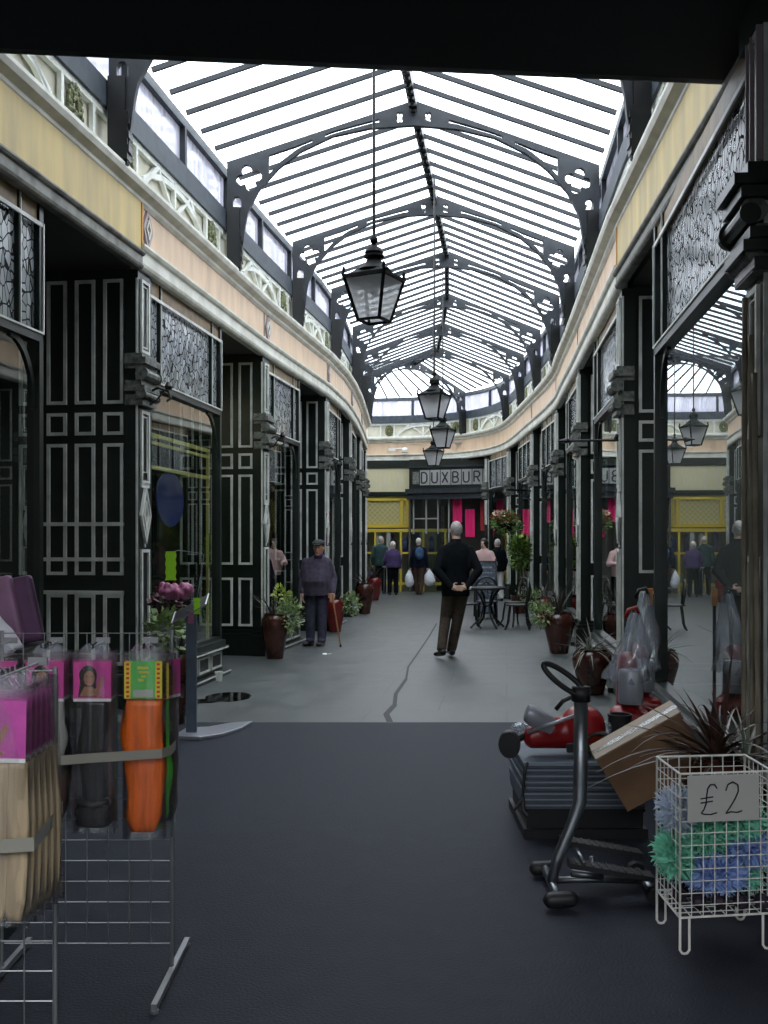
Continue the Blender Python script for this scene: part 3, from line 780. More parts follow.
# blue oval sign in that window
mb=MB().use('blue_sign'); c=FL1.P(1.75,-.35,2.02)
poly=[(.42*cos(2*pi*k/24),.30*sin(2*pi*k/24)) for k in range(24)]
mb.prism(poly,c,FL1.U,(0,0,1),FL1.N,.02)
mb.use('wire_chrome'); mb.tube([c+Vector((0,0,.3)),c+Vector((0,0,2.06))],.005,6)
o=mb.build('oval_sign'); tag(o,'hazy blue oval sign hanging behind the left shop window','sign')
mb=MB().use('shop_yellow'); FL1.box(mb,.36,2.5,-.16,-.13,2.60,2.64); FL1.box(mb,.36,2.5,-.16,-.13,2.53,2.56); FL1.box(mb,.36,2.5,-.16,-.13,2.28,2.32)
FL1.box(mb,.38,.41,-.16,-.13,.42,2.64); FL1.box(mb,2.45,2.48,-.16,-.13,.42,2.64)
o=mb.build('display_rail'); tag(o,'yellow painted display rail frame inside the left shop window','rail')
# ------------------------------------------------------------------ the far end: fascia, shopfronts
A=Vector((.78,30.95,0)); B=Vector((3.02,29.75,0))
FD=Frame((.78,31.0),(3.3,30.05),(0,-1,0))
r=empty('shop_fascia',FD.P(FD.L/2,0,3.1),0,'dark shop fascia reading DUXBURY in pale lettered tiles','sign')
mb=MB().use('dark_paint'); FD.box(mb,0,FD.L,-.12,0,3.18,4.1); mb.build('fascia_board',None,r)
mb=MB().use('dark_iron'); FD.box(mb,-.05,FD.L,-.1,.24,3.04,3.18); FD.box(mb,0,FD.L,-.1,.18,2.86,3.04); FD.box(mb,-.02,FD.L,-.1,.12,3.02,3.08); FD.box(mb,0,FD.L,0,.06,3.84,3.9); mb.build('ledge',None,r)
FONT={'D':[[(0,0),(0,1),(.55,1),(.9,.8),(.9,.2),(.55,0),(0,0)]],
'U':[[(0,1),(0,.18),(.22,0),(.68,0),(.9,.18),(.9,1)]],'X':[[(0,0),(.9,1)],[(0,1),(.9,0)]],
'B':[[(0,0),(0,1),(.6,1),(.85,.85),(.85,.65),(.6,.52),(0,.52)],[(.6,.52),(.9,.38),(.9,.14),(.65,0),(0,0)]],
'R':[[(0,0),(0,1),(.65,1),(.9,.84),(.9,.62),(.65,.48),(0,.48)],[(.45,.48),(.9,0)]],'Y':[[(0,1),(.45,.5),(.9,1)],[(.45,.5),(.45,0)]],
'M':[[(0,0),(0,1),(.45,.35),(.9,1),(.9,0)]]}
def stroke_text(mb,ch,o,U,Z,N,w,h,t=.02,d=.012):
    for pl in FONT[ch]:
        for a,b in zip(pl,pl[1:]):
            mb.bar(o+U*a[0]*w+Z*a[1]*h,o+U*b[0]*w+Z*b[1]*h,t,d,up=N)
tw=.335; x=.36
mbt=None
for ch in 'DUXBURY':
    t=MB().use('shopfront_grey'); FD.box(t,x,x+tw-.03,0,.02,3.30,3.76); o=t.build('letter_tile',None,r)
    t=MB().use('ink'); stroke_text(t,ch,FD.P(x+.05,.028,3.37),FD.U,FD.Z,FD.N,(tw-.16)/.9,.32,.045); t.build('letter',None,o)
    x+=tw
t=MB().use('capital_paint'); FD.box(t,.12,.32,0,.02,3.34,3.72); t.build('emblem_tile',None,r)
# pink banners, dark shop interior under fascia
mb=MB().use('shop_wall'); FD.box(mb,0,FD.L,-1.2,-1.1,0,3.2); FD.box(mb,-.02,0.04,-1.2,0,0,3.2); o=mb.build('wall_shop_21'); struct(o)
for k,(u,z0,z1,w,lab) in enumerate(((1.36,2.15,2.95,.30,'upper'),(1.76,1.70,2.55,.30,'lower'))):
    mb=MB().use('pink_banner'); 
    n=8
    vs=[];
    for a in range(n+1):
        for b in (0,1):
            vs.append(FD.P(u+w*a/n,-.15+.02*sin(a*1.7),z0+(z1-z0)*b))
    mb.add(vs,[(2*a,2*a+2,2*a+3,2*a+1) for a in range(n)])
    bn=mb.build('banner',recalc=False); s=bn.modifiers.new('s','SOLIDIFY'); s.thickness=.01
    tag(bn,'bright pink hanging banner under the lettered fascia, %s of the two'%lab,'banner')
mb=MB().use('red_cloth'); FD.box(mb,2.2,2.32,-.3,-.27,1.9,2.8); o=mb.build('banner'); tag(o,'thin dark red cloth hanging right of the pink banners','banner')
mb=MB().use('shopfront_grey'); 
for (a,b,c,d) in ((.12,.95,2.25,2.29),(.12,.95,2.86,2.90),(.12,.16,1.8,2.9),(.53,.57,1.8,2.9),(.91,.95,1.8,2.9),(1.26,1.30,0,2.95)): FD.box(mb,a,b,-.06,0,c,d)
o=mb.build('window_40'); struct(o)
t=MB().use('shop_glass'); t.add([FD.P(.1,-.03,.2),FD.P(1.32,-.03,.2),FD.P(1.32,-.03,3.0),FD.P(.1,-.03,3.0)],[(0,1,2,3)]); t.build('window_glass',None,o)
# cream board, yellow lattice, yellow framed front at the far left
FY=Frame((-3.2,31.75),(.80,31.28),(0,-1,0))
mb=MB().use('gold_cream'); FY.box(mb,0,FY.L,-.1,.02,3.12,3.86); 
o=mb.build('wall_back'); struct(o)
mb=MB().use('panel_cream'); 
for k in range(28):
    u=.1+k*(FY.L-.2)/28; FY.box(mb,u,u+.02,.02,.03,3.16,3.82)
mb.build('wall_board_rib',None,o)
mb=MB().use('dark_paint'); FY.box(mb,0,FY.L,-.1,.05,3.86,4.1); FY.box(mb,0,FY.L,-.1,.06,2.98,3.12); mb.build('wall_beam',None,o)
r=empty('lattice_panel',FY.P(FY.L-1,0,2.2),0,'yellow diamond lattice panel over the yellow shopfront','lattice')
mb=MB().use('shop_yellow'); FY.box(mb,0,FY.L,-.06,-.04,2.05,2.98); mb.build('backing',None,r)
mb=MB().use('yellow_frame'); FY.box(mb,0,FY.L,-.04,.04,2.0,2.1); FY.box(mb,0,FY.L,-.04,.04,2.84,2.92)
for u in (.1,1.45,2.5,FY.L-.25,FY.L-.06): FY.box(mb,u-.05,u+.05,-.04,.04,2.0,2.92)
mb.build('frame',None,r)
mb=MB().use('gold_cream')
s=.16; u=-.8
while u<FY.L:
    for sg in (1,-1):
        a=(u,2.1) ; b=(u+sg*.74,2.84)
        if sg<0: a=(u+.74,2.1); b=(u,2.84)
        lo,hi=max(0,min(a[0],b[0])),min(FY.L,max(a[0],b[0]))
        if hi-lo>.02:
            f=lambda uu: a[1]+(b[1]-a[1])*(uu-a[0])/(b[0]-a[0])
            mb.bar(FY.P(lo,-.02,f(lo)),FY.P(hi,-.02,f(hi)),.02,.035,up=FY.N)
    u+=s
mb.build('lattice',None,r)
r=empty('shopfront_frame',FY.P(FY.L-1,0,0),0,'yellow painted shopfront frame with dark panes behind the distant couple','shopfront')
mb=MB().use('yellow_frame')
L2=FY.L+1.15
FY2=Frame((-3.2,31.55),(1.95,30.95),(0,-1,0)); L2=FY2.L
for z0,z1 in ((1.86,1.96),(1.18,1.24),(.22,.3)): FY2.box(mb,0,L2,-.04,.03,z0,z1)
for u in (.3,1.2,2.1,2.95,3.75,4.45,L2-.05): FY2.box(mb,u-.03,u+.03,-.04,.03,0,1.9)
mb.build('frame',None,r)
g=MB().use('shop_glass'); g.add([FY2.P(0,-.02,.3),FY2.P(L2,-.02,.3),FY2.P(L2,-.02,1.88),FY2.P(0,-.02,1.88)],[(0,1,2,3)]); g.build('glass',None,r)
g=MB().use('shop_cream'); FY2.box(g,0,L2,-.9,-.85,0,1.9); g.build('display_back',None,r)
rnd=random.Random(4)
cs=['orange_goods','shop_yellow','red_cloth','cloth_purple','blue_sign','white_card','leaf_green','cardboard_light']
for k in range(22):
    u=.4+k*.21; z=.30 if k%2 else 1.24; h=.3+.35*rnd.random(); 
    mb=MB().use(cs[rnd.randrange(8)]); FY2.box(mb,u,u+.15,-.6,-.4,z,z+h); FY2.box(mb,u+.03,u+.12,-.57,-.43,z+h,z+h+.05)
    o=mb.build('goods_box'); tag(o,'small coloured packet on display behind the yellow shopfront glass','packet','packets behind the yellow shopfront')
mb=MB().use('shopfront_grey'); FY2.box(mb,3.30,3.42,-.2,.02,0,1.86); o=mb.build('trim_95'); struct(o)
# cctv camera and lamp bracket on far frieze
c=Vector((.55,31.22,4.42))
r=empty('security_camera',c,0,'small white security camera on the far peach band','camera')
mb=MB().use('white_card'); mb.lathe([(.02,-.02),(.10,0),(.11,.08),(.06,.14)],c+Vector((.1,-.12,-.08)),14); mb.build('dome',None,r)
mb=MB().use('white_card'); mb.tube([c+Vector((-.35,.05,0)),c+Vector((-.35,-.12,0)),c+Vector((0,-.14,.04))],.02,6); mb.cbox(c+Vector((-.3,-.13,0)),(.22,.1,.08)); mb.build('arm',None,r)
c=Vector((2.2,30.52,4.5))
mb=MB().use('shopfront_grey'); mb.bar(c+Vector((-.3,-.1,.08)),c+Vector((.3,-.1,.08)),.03,.06); mb.bar(c+Vector((.28,-.1,.08)),c+Vector((.28,-.1,-.12)),.03,.03); mb.bar(c+Vector((0,.1,.05)),c+Vector((0,-.1,.08)),.03,.03)
o=mb.build('lamp_bracket'); tag(o,'small pale metal bracket on the far peach band, right of the security camera','bracket')
# ------------------------------------------------------------------ lanterns
def lantern(loc, ztop, label):
    x,y,z=loc   # z = underside of the glass cage
    r=empty('hanging_lantern',(x,y,z),0,label,'lantern','lanterns hanging from the ridge')
    hb,ht,h=.095,.178,.345; rot=pi/4+radians(-27)
    mb=MB().use('lantern_glass')
    R=Matrix.Rotation(radians(-27),3,'Z')
    cb=[R@Vector((sx*hb,sy*hb,.01))+Vector(loc) for sx,sy in ((1,1),(-1,1),(-1,-1),(1,-1))]
    ct=[R@Vector((sx*ht,sy*ht,h))+Vector(loc) for sx,sy in ((1,1),(-1,1),(-1,-1),(1,-1))]
    for k in range(4): mb.add([cb[k],cb[(k+1)%4],ct[(k+1)%4],ct[k]],[(0,1,2,3)])
    mb.build('glass_pane',None,r,recalc=False)
    mb=MB().use('lantern_black')
    for k in range(4):
        mb.bar(cb[k],ct[k]+(ct[k]-cb[k]).normalized()*.03,.022,.022); mb.bar(cb[k],cb[(k+1)%4],.02,.02); mb.bar(ct[k],ct[(k+1)%4],.03,.03)
        mb.ball(ct[k]+Vector((0,0,.05)),(.014,.014,.03),6,4)
        m=(cb[k]+cb[(k+1)%4])/2; m2=(ct[k]+ct[(k+1)%4])/2
    mb.build('cage',None,r)
    mb=MB().use('lantern_black'); s2=math.sqrt(2)
    mb.lathe([(ht*s2*1.05,h),(ht*s2*.72,h+.045),(.135,h+.075)],loc,4,rot=rot)
    mb.build('lamp_roof',None,r)
    mb=MB().use('lantern_black')
    mb.lathe([(.14,h+.065),(.115,h+.09),(.085,h+.11),(.062,h+.14),(.052,h+.165),(.082,h+.172),(.082,h+.185),(.068,h+.192),(.076,h+.21),(.062,h+.238),(.032,h+.258),(.016,h+.268),(.016,h+.28),(.03,h+.297),(.031,h+.318),(.016,h+.342),(.009,h+.355)],loc,20)
    smooth_angle(mb.build('finial',None,r),40)
    mb=MB().use('lantern_black'); mb.lathe([(.02,h),(.03,h-.03),(.05,h-.07),(.03,h-.12),(.01,h-.13)],loc,12); mb.build('burner',None,r)
    mb=MB().use('black_iron'); mb.tube([(x,y,z+h+.345),(x,y,ztop)],.012,6); mb.build('rod',None,r)
    return r
lantern((-.08,8.0,3.31),6.78,'large black lantern with frosted panes, hanging nearest the entrance')
lantern((.72,14.3,3.30),6.78,'black four-sided lantern hanging second from the entrance, over the walking man')
lantern((1.10,18.7,3.30),6.78,'smaller-looking lantern hanging third, just over the lettered fascia')
lantern((1.15,23.2,3.31),6.78,'farthest and smallest-looking hanging lantern, left of the letters')
# iron rods and hooks
F=Frame(PR[1],PR[2],inR)
r=empty('hanging_rod',F.P(.15,0,2.62),0,'thin black iron rod projecting from a right-hand pilaster','rod')
mb=MB().use('black_iron'); mb.tube([F.P(.15,0,2.58),F.P(.15,.50,2.58)],.012,8); mb.lathe([(.01,0),(.03,.03),(.02,.06),(.003,.12)],F.P(.15,.5,2.58),10,axis=F.N); mb.build('bar',None,r)
mb=MB().use('black_iron'); mb.tube([F.P(.15,0,2.58)+F.N*0+Vector((0,0,.02)),F.P(.15,.05,2.62)],.03,8); mb.build('socket',None,r)
def hook(F,label):
    mb=MB().use('black_iron'); pts=[F.P(.15,0.02,2.95),F.P(.15,.14,3.0),F.P(.15,.24,2.96),F.P(.15,.26,2.90),F.P(.15,.22,2.87)]
    mb.tube(pts,.012,6); mb.tube([F.P(.15,.02,2.82),F.P(.15,.12,2.88),F.P(.15,.2,2.98)],.009,6); mb.lathe([(.03,0),(.04,.03),(.02,.07)],F.P(.15,.24,2.98),8)
    o=mb.build('wall_hook'); tag(o,label,'hook','iron hooks on the pilaster capitals')
hook(Frame(PL[1],PL[2],inL),'curled iron hook on the capital of the pilaster behind the sign stand')
hook(Frame(PL[2],PL[3],inL),'curled iron hook on the capital over the nearest left urn')
hook(Frame(PL[3],PL[4],inL),'curled iron hook on the capital above the man with the cane')
hook(Frame(PR[3],PR[4],inR),'curled iron hook on the right wall behind the café chairs')
# ------------------------------------------------------------------ people
def hand(mb, w, d, pn, thumb, curl=.5, s=1.0):
    """w wrist, d direction of the hand, pn palm-facing normal, thumb side vector"""
    w,d,pn,t=Vector(w),Vector(d).normalized(),Vector(pn).normalized(),Vector(thumb).normalized()
    R=Matrix((t,d,pn)).transposed()
    mb.ball(w+d*.045*s,(.040*s,.055*s,.016*s),12,8,rot=R); mb.cap(w-d*.02*s,w+d*.03*s,.024*s,.026*s,10)
    for k,(off,L) in enumerate(((.030,.072),(.010,.080),(-.010,.074),(-.028,.058))):
        p=w+d*.085*s+t*off*s; a=0; r=.0088*s
        for seg in (.45,.32,.23):
            a+=curl*(.55 if seg>.4 else .75)
            q=p+(d*cos(a)+pn*sin(a))*L*seg*s*1.15; mb.cap(p,q,r,r*.92,8,3); p=q; r*=.93
    p=w+d*.025*s+t*.032*s; q=p+(d*.6+t*.75+pn*.2).normalized()*.036*s; mb.cap(p,q,.012*s,.010*s,8,3)
    e=q+(d*.8+t*.1+pn*.55*min(1,curl+.3)).normalized()*.030*s; mb.cap(q,e,.010*s,.008*s,8,3)
def seg_chain(mb, pts, rs, seg=12):
    for (a,b),(r1,r2) in zip(zip(pts,pts[1:]),zip(rs,rs[1:])): mb.cap(a,b,r1,r2,seg)
def person(name_label, loc, rz, J, c, vox=.012, hands=True, group=None, extra=None, fat=0.0, face=True, jacket_hem=.78, girl=False):
    """J: joints in local space (x right of the figure's own left.. , y forward, z up), metres"""
    root=empty('person',(0,0,0),0,name_label,'person',group)
    V=lambda k: Vector(J[k])
    hd=V('head'); nk=V('neck'); ch=V('chest'); pv=V('pelvis')
    fwd=Vector(J.get('look',(0,1,0))).normalized(); up=Vector(J.get('headup',(0,0,1))).normalized(); rt=fwd.cross(up).normalized(); up=rt.cross(fwd).normalized()
    HR=Matrix((rt,fwd,up)).transposed()
    b=MB()
    b.ball(hd,(.074,.094,.112),16,12,rot=HR); b.ball(hd+fwd*.022-up*.055,(.056,.068,.062),14,10,rot=HR)
    b.cap(nk-up*.03,hd-up*.06-fwd*.01,.060,.054)
    if face:
        b.cap(hd+fwd*.088+up*.012,hd+fwd*.108-up*.028,.010,.016,8,3); b.ball(hd+fwd*.085+up*.030,(.045,.014,.010),10,6,rot=HR)
        b.ball(hd+fwd*.088-up*.058,(.026,.012,.008),8,6,rot=HR); b.ball(hd+fwd*.078-up*.098,(.022,.018,.016),8,6,rot=HR)
    for s in (1,-1):
        b.ball(hd+rt*.076*s-fwd*.008-up*.005,(.012,.022,.032),8,6,rot=HR)
    b.ball((ch+nk)/2,(.15,.09,.10),14,10); b.ball(ch,(.155,.11,.18),14,10); b.ball(pv+(ch-pv)*.35,(.135+fat,.10+fat,.16),14,10); b.ball(pv,(.155+fat*.8,.115+fat*.6,.12),14,10)
    for s in ('L','R'):
        seg_chain(b,[V('sh'+s),V('el'+s),V('wr'+s)],[.050,.040,.027]); seg_chain(b,[V('hp'+s),V('kn'+s),V('an'+s)],[.082,.056,.040])
        if hands: hand(b,V('wr'+s),V('hd'+s),V('pn'+s),V('th'+s),J.get('curl'+s,.5))
        a=V('an'+s); t=V('toe'+s); b.cap(a-Vector((0,0,.035)),t+Vector((0,0,.002)),.026,.020)
    body=remesh(b,'body',c['skin'],vox,1,root)
    # top garment
    t=MB(); hz=J.get('hem', pv.z-.10)
    secs=[(pv+Vector((0,0,hz-pv.z)),.178+fat,.135+fat*.9),(pv+Vector((0,0,.02)),.182+fat,.14+fat*1.1),(pv.lerp(ch,.4)+Vector((0,fat*.4,0)),.172+fat,.132+fat*1.25),(pv.lerp(ch,.75)+Vector((0,fat*.2,0)),.182+fat*.8,.132+fat*.9),
      (ch+Vector((0,0,.04)),.195+fat*.5,.132+fat*.4),(ch.lerp(nk,.55),.190,.118),(ch.lerp(nk,.80),.150,.100),(ch.lerp(nk,.97),.085,.082),(nk+Vector((0,0,.03)),.068,.072)]
    vs=[];K=20
    for p,rx,ry in secs:
        for k in range(K): q=2*pi*k/K; vs.append((p.x+rx*cos(q),p.y+ry*sin(q),p.z))
    n_=len(secs); t.add(vs,[(i*K+k,i*K+(k+1)%K,(i+1)*K+(k+1)%K,(i+1)*K+k) for i in range(n_-1) for k in range(K)]+[tuple(range(K))[::-1],tuple((n_-1)*K+k for k in range(K))])
    for s in ('L','R'):
        w=V('wr'+s); e=V('el'+s); seg_chain(t,[V('sh'+s)-Vector((0,0,.01)),e,e.lerp(w,.93)],[.072,.062,.046])
        t.cap(nk+(V('sh'+s)-nk)*.30-Vector((0,0,.045)),V('sh'+s)-Vector((0,0,.02)),.055,.068)
        mm=ch.lerp(e,.55); t.ball(mm+Vector((0,0,.02)),(.05,.05,.11),10,8)
    remesh(t,'jacket',c['top'],vox,5,root)
    l=MB(); l.ball(pv,(.165+fat*.8,.125+fat*.7,.12),16,10)
    for s in ('L','R'):
        a=V('an'+s); k=V('kn'+s); h=V('hp'+s)
        seg_chain(l,[h,k,a+Vector((0,0,.012))],[.100,.076,.066]); l.ball(a+Vector((0,.03,.0)),(.068,.085,.04),10,6)
        m=k.lerp(a,.45); l.ball(m+Vector((0,-.01,0)),(.07,.07,.05),10,6)
    remesh(l,'trousers',c['legs'],vox,4,root)
    for s in ('L','R'):
        a=V('an'+s); t_=V('toe'+s); m=MB(); z=Vector((0,0,1)); d=(t_-a); dn=Vector((d.x,d.y,0)).normalized() if d.length>0 else Vector((0,1,0))
        heel=a-dn*.05; heel.z=a.z-.045; 
        m.cap(heel+z*.01,a-z*.02+dn*.02,.042,.044); m.cap(heel,t_,.040,.034); m.ball(t_,(.046,.046,.030),10,6)
        remesh(m,'shoe',c['shoe'],vox,1,root)
    # hair
    m=MB()
    if c.get('hairstyle')=='bald_ring':
        m.ball(hd-fwd*.018+up*.002,(.083,.092,.098),14,10,rot=HR); m.ball(hd+up*.03-fwd*.01,(.080,.092,.092),14,10,rot=HR)
    elif c.get('hairstyle')=='long':
        m.ball(hd-fwd*.015+up*.012,(.095,.108,.118),14,10,rot=HR); m.ball(hd-fwd*.05-up*.07,(.085,.05,.10),12,8,rot=HR)
    else:
        m.ball(hd-fwd*.022+up*.022,(.082,.092,.103),14,10,rot=HR); m.ball(hd-fwd*.045-up*.02,(.066,.055,.06),12,8,rot=HR)
    remesh(m,'hair',c['hair'],vox*.8,1,root)
    if face:
        for s in (1,-1):
            m=MB().use('eye_dark'); m.ball(hd+rt*.028*s+fwd*.088+up*.010,(.012,.008,.008),8,6,rot=HR); m.build('eye',None,root,smooth=True)
        m=MB().use('lip'); m.ball(hd+fwd*.096-up*.058,(.022,.006,.006),8,5,rot=HR); m.build('mouth',None,root,smooth=True)
    if extra: extra(root,J,HR,hd,fwd,up,rt)
    root.location=loc; root.rotation_euler=(0,0,rz)
    return root
def std(H=1.75,**k):
    s=H/1.75
    J=dict(head=(0,.03,1.635),neck=(0,0,1.50),chest=(0,0,1.27),pelvis=(0,0,.95),
      shL=(-.17,0,1.405),shR=(.17,0,1.405),elL=(-.24,-.03,1.13),elR=(.24,-.03,1.13),wrL=(-.24,.05,.88),wrR=(.24,.05,.88),
      hpL=(-.085,0,.92),hpR=(.085,0,.92),knL=(-.10,.02,.50),knR=(.10,.02,.50),anL=(-.11,0,.085),anR=(.11,0,.085),toeL=(-.13,.16,.035),toeR=(.13,.16,.035),
      hdL=(0,.1,-1),hdR=(0,.1,-1),pnL=(1,0,0),pnR=(-1,0,0),thL=(0,1,0),thR=(0,1,0))
    J.update(k)
    if s!=1:
        for a in J:
            if isinstance(J[a],tuple) and a[:2] not in ('hd','pn','th','lo') and a!='headup' and len(J[a])==3: J[a]=tuple(v*s for v in J[a])
    return J
# the man in black walking away, hands clasped behind him
J=std(1.80, head=(.0,.04,1.66), neck=(.0,.0,1.52), chest=(.0,0,1.28), pelvis=(-.01,.0,.95),
   elL=(-.265,-.11,1.14), elR=(.275,-.11,1.14), wrL=(-.09,-.20,.93), wrR=(.11,-.21,.93),
   hdL=(1,-.1,-.15), hdR=(-1,-.15,-.12), pnL=(0,-1,.1), pnR=(0,-1,.1), thL=(0,0,1), thR=(0,0,1), curlL=.35, curlR=.25,
   knL=(-.13,.09,.52), anL=(-.20,-.10,.13), toeL=(-.25,.04,.05), knR=(.03,.08,.52), anR=(-.04,.16,.10), toeR=(-.05,.33,.05), hem=.83)
J['look']=(-.15,1,0)
def ex1(root,J,HR,hd,fwd,up,rt):
    m=MB().use('cloth_white'); w=Vector(J['wrR']); m.tube([w+Vector((.045,.01,0)),w+Vector((.02,0,0))],[.034,.032],12); m.build('cuff',None,root)
    
person('grey-haired man in black jacket walking away with hands clasped behind his back',(.965,13.35,0),radians(3),J,
   dict(skin='skin_pale',top='cloth_black',legs='cloth_olive',shoe='shoe_black',hair='hair_grey'),vox=.008,extra=ex1,face=True,fat=.01)
# the man with the cane, facing us
J=std(1.60, head=(.04,.10,1.60), neck=(.03,.04,1.475), chest=(.0,.02,1.24), pelvis=(-.01,0,.93), shL=(-.175,.02,1.375), shR=(.175,.02,1.365),
   elL=(-.25,-.02,1.10), wrL=(-.22,.12,.87), elR=(.26,-.03,1.10), wrR=(.275,.10,.86), hdL=(0,.3,-1),
   hdR=(0,.75,-.6), pnR=(0,-.5,-1), thR=(-1,0,0), curlR=1.0,
   knL=(-.11,.03,.50), anL=(-.115,-.0,.085), toeL=(-.17,.17,.035), knR=(.09,.03,.5), anR=(.08,.04,.085), toeR=(.06,.22,.035))
# figure's own left is +x when he faces us, so the cane is mirrored
for k in list(J):
    if isinstance(J[k],tuple) and len(J[k])==3: J[k]=(-J[k][0],J[k][1],J[k][2])
J['look']=(.12,1,-.12)
def ex2(root,J,HR,hd,fwd,up,rt):
    m=MB(); m.ball(hd+up*.075-fwd*.005,(.100,.118,.040),16,8,rot=HR); m.ball(hd+up*.055+fwd*.085,(.065,.055,.014),12,6,rot=HR)
    m.ball(hd+up*.10-fwd*.01,(.075,.09,.025),12,6,rot=HR)
    remesh(m,'flat_cap','cloth_cap',.008,2,root)
    m=MB().use('steel')
    for s in (1,-1): 
        c=hd+rt*.030*s+fwd*.104+up*.010; m.tube([c+(rt*cos(a)*.021+up*sin(a)*.016) for a in [2*pi*k/12 for k in range(13)]],.0022,5,cap=False)
    m.build('spectacles',None,root)
    m=MB().use('cloth_purple'); n=Vector(J['neck']); m.tube([n+Vector((0,.03,-.05)),n+Vector((0,.02,.03))],[.085,.072],14); m.build('shirt_collar',None,root,smooth=True)
cm=person('elderly man in flat cap and mauve-grey sweater standing with a walking cane',(-1.0,15.0,0),radians(180-6),J,
   dict(skin='skin',top='cloth_mauve',legs='cloth_slate',shoe='shoe_black',hair='hair_dark'),vox=.008,extra=ex2,fat=.055)
# cane
Rz=Matrix.Rotation(radians(174),3,'Z'); wr=Vector((-.275*1.6/1.75,.10*1.6/1.75,.86*1.6/1.75)); top=Vector((-1.0,15.0,0))+Rz@(wr+Vector((0,.075,-.045)))
tip=Vector(((341-384)/1000*14.9,14.75,0.0))
mb=MB().use('wood_cane'); tt=top+Vector((0,0,.02))
mb.tube([tip+Vector((0,0,.03)),tt],.011,8)
mb.tube([tt+Vector((-.06,.0,.0)),tt+Vector((-.045,0,.018)),tt+Vector((0,0,.02)),tt+Vector((.03,0,.005))],.012,8)
mb.use('black_rubber'); mb.tube([tip+Vector((0,0,.0)),tip+Vector((0,0,.04))],.015,8)
o=mb.build('walking_cane'); tag(o,'slim reddish wooden walking cane held by the man in the flat cap','cane')
# the distant couple
J=std(1.72, chest=(0,.02,1.27), neck=(0,.03,1.5), head=(.02,.07,1.63)); J['look']=(.4,1,0)
person('distant person in a dark teal coat standing left of the woman in purple',(-.11,29.9,0),radians(-10),J,dict(skin='skin_pale',top='cloth_teal',legs='cloth_black',shoe='shoe_black',hair='hair_grey'),vox=.016,hands=True)
J=std(1.55, hem=.80, elL=(-.26,.02,1.15), wrL=(-.22,.22,1.0)); J['look']=(-.3,1,-.2)
person('distant woman in a purple jacket seen from behind, pale hair',(.26,29.3,0),radians(8),J,dict(skin='skin_pale',top='cloth_purple',legs='cloth_black',shoe='shoe_black',hair='hair_white'),vox=.016,fat=.03)
mb=MB().use('steel'); mb.tube([(0.0,29.2,0),(0.01,29.25,.8)],.012,6); mb.tube([(-.04,29.25,.82),(.08,29.25,.82)],.014,6)
o=mb.build('walking_stick'); tag(o,'thin grey walking stick beside the woman in the purple jacket','cane')
# backpack man with carrier bags
J=std(1.66, wrL=(-.25,.05,.84), wrR=(.27,.02,.84), hdL=(0,0,-1), hdR=(0,0,-1), knL=(-.08,.10,.50), anL=(-.03,.10,.09), toeL=(-.03,.25,.04), anR=(.05,-.10,.10), toeR=(.06,.06,.04)); J['curlL']=1.1; J['curlR']=1.1
def ex3(root,J,HR,hd,fwd,up,rt):
    m=MB(); m.ball((0,-.19,1.22),(.13,.085,.19),12,10); m.ball((0,-.25,1.14),(.09,.05,.09),12,8)
    remesh(m,'backpack','cloth_blue',.012,2,root)
person('distant man in dark jacket with a small blue backpack',(1.02,29.4,0),radians(5),J,dict(skin='skin_pale',top='cloth_navy',legs='cloth_brown',shoe='shoe_black',hair='hair_white'),vox=.016,extra=ex3)
def carrier_bag(x,y,z,w,h,label):
    mb=MB(); rr=random.Random(int(x*100))
    mb.ball((x,y,z+h*.42),(w*.5,.10,h*.42),12,10); mb.ball((x+w*.15,y+.02,z+h*.3),(w*.42,.12,h*.28),10,8); mb.cap((x-.03,y,z+h*.7),(x,y,z+h*.98),.06,.018,8); mb.cap((x+.05,y,z+h*.7),(x,y,z+h*.98),.05,.018,8)
    o=remesh(mb,'carrier_bag','bag_white',.012,1); tag(o,label,'bag','white carrier bags'); return o
carrier_bag(.74,29.38,.22,.26,.52,'white plastic carrier bag in the left hand of the backpack man')
carrier_bag(1.33,29.42,.25,.32,.52,'bulky white plastic carrier bag in the right hand of the backpack man')
# people beyond the café table
J=std(1.62, elL=(-.30,.05,1.15), elR=(.30,.05,1.15), wrL=(-.20,.25,1.15), wrR=(.20,.25,1.15))
person('dark-haired person in a pale pink top behind the chalkboard',(2.25,22.4,0),radians(150),J,dict(skin='skin_pale',top='cloth_pink',legs='cloth_black',shoe='shoe_black',hair='hair_dark',hairstyle='long'),vox=.016)
J=std(1.62)
person('person in black top and white trousers beside the flower basket',(2.98,26.2,0),radians(20),J,dict(skin='skin_pale',top='cloth_black',legs='cloth_white',shoe='shoe_black',hair='hair_grey'),vox=.016)
# ------------------------------------------------------------------ planters
def blade(mb, base, az, L, w, lift, droop, seg=7, rnd=None):
    b=Vector(base); d=Vector((cos(az),sin(az),0)); side=Vector((-sin(az),cos(az),0)); L_=[];R_=[]
    for k in range(seg+1):
        t=k/seg; hor=L*t*cos(lift)+0; ver=L*t*sin(lift)-droop*L*t*t
        p=b+d*hor+Vector((0,0,ver)); ww=w*(.45+1.1*t if t<.35 else (1-t)*1.28)*.5+.0008
        L_.append(p-side*ww+Vector((0,0,ww*.5))); R_.append(p+side*ww+Vector((0,0,ww*.5))); 
    M_=[(a+c)/2-Vector((0,0,.3*w*(1-i/seg))) for i,(a,c) in enumerate(zip(L_,R_))]
    n=seg+1; mb.add(L_+M_+R_,[(i,i+1,n+i+1,n+i) for i in range(seg)]+[(n+i,n+i+1,2*n+i+1,2*n+i) for i in range(seg)])
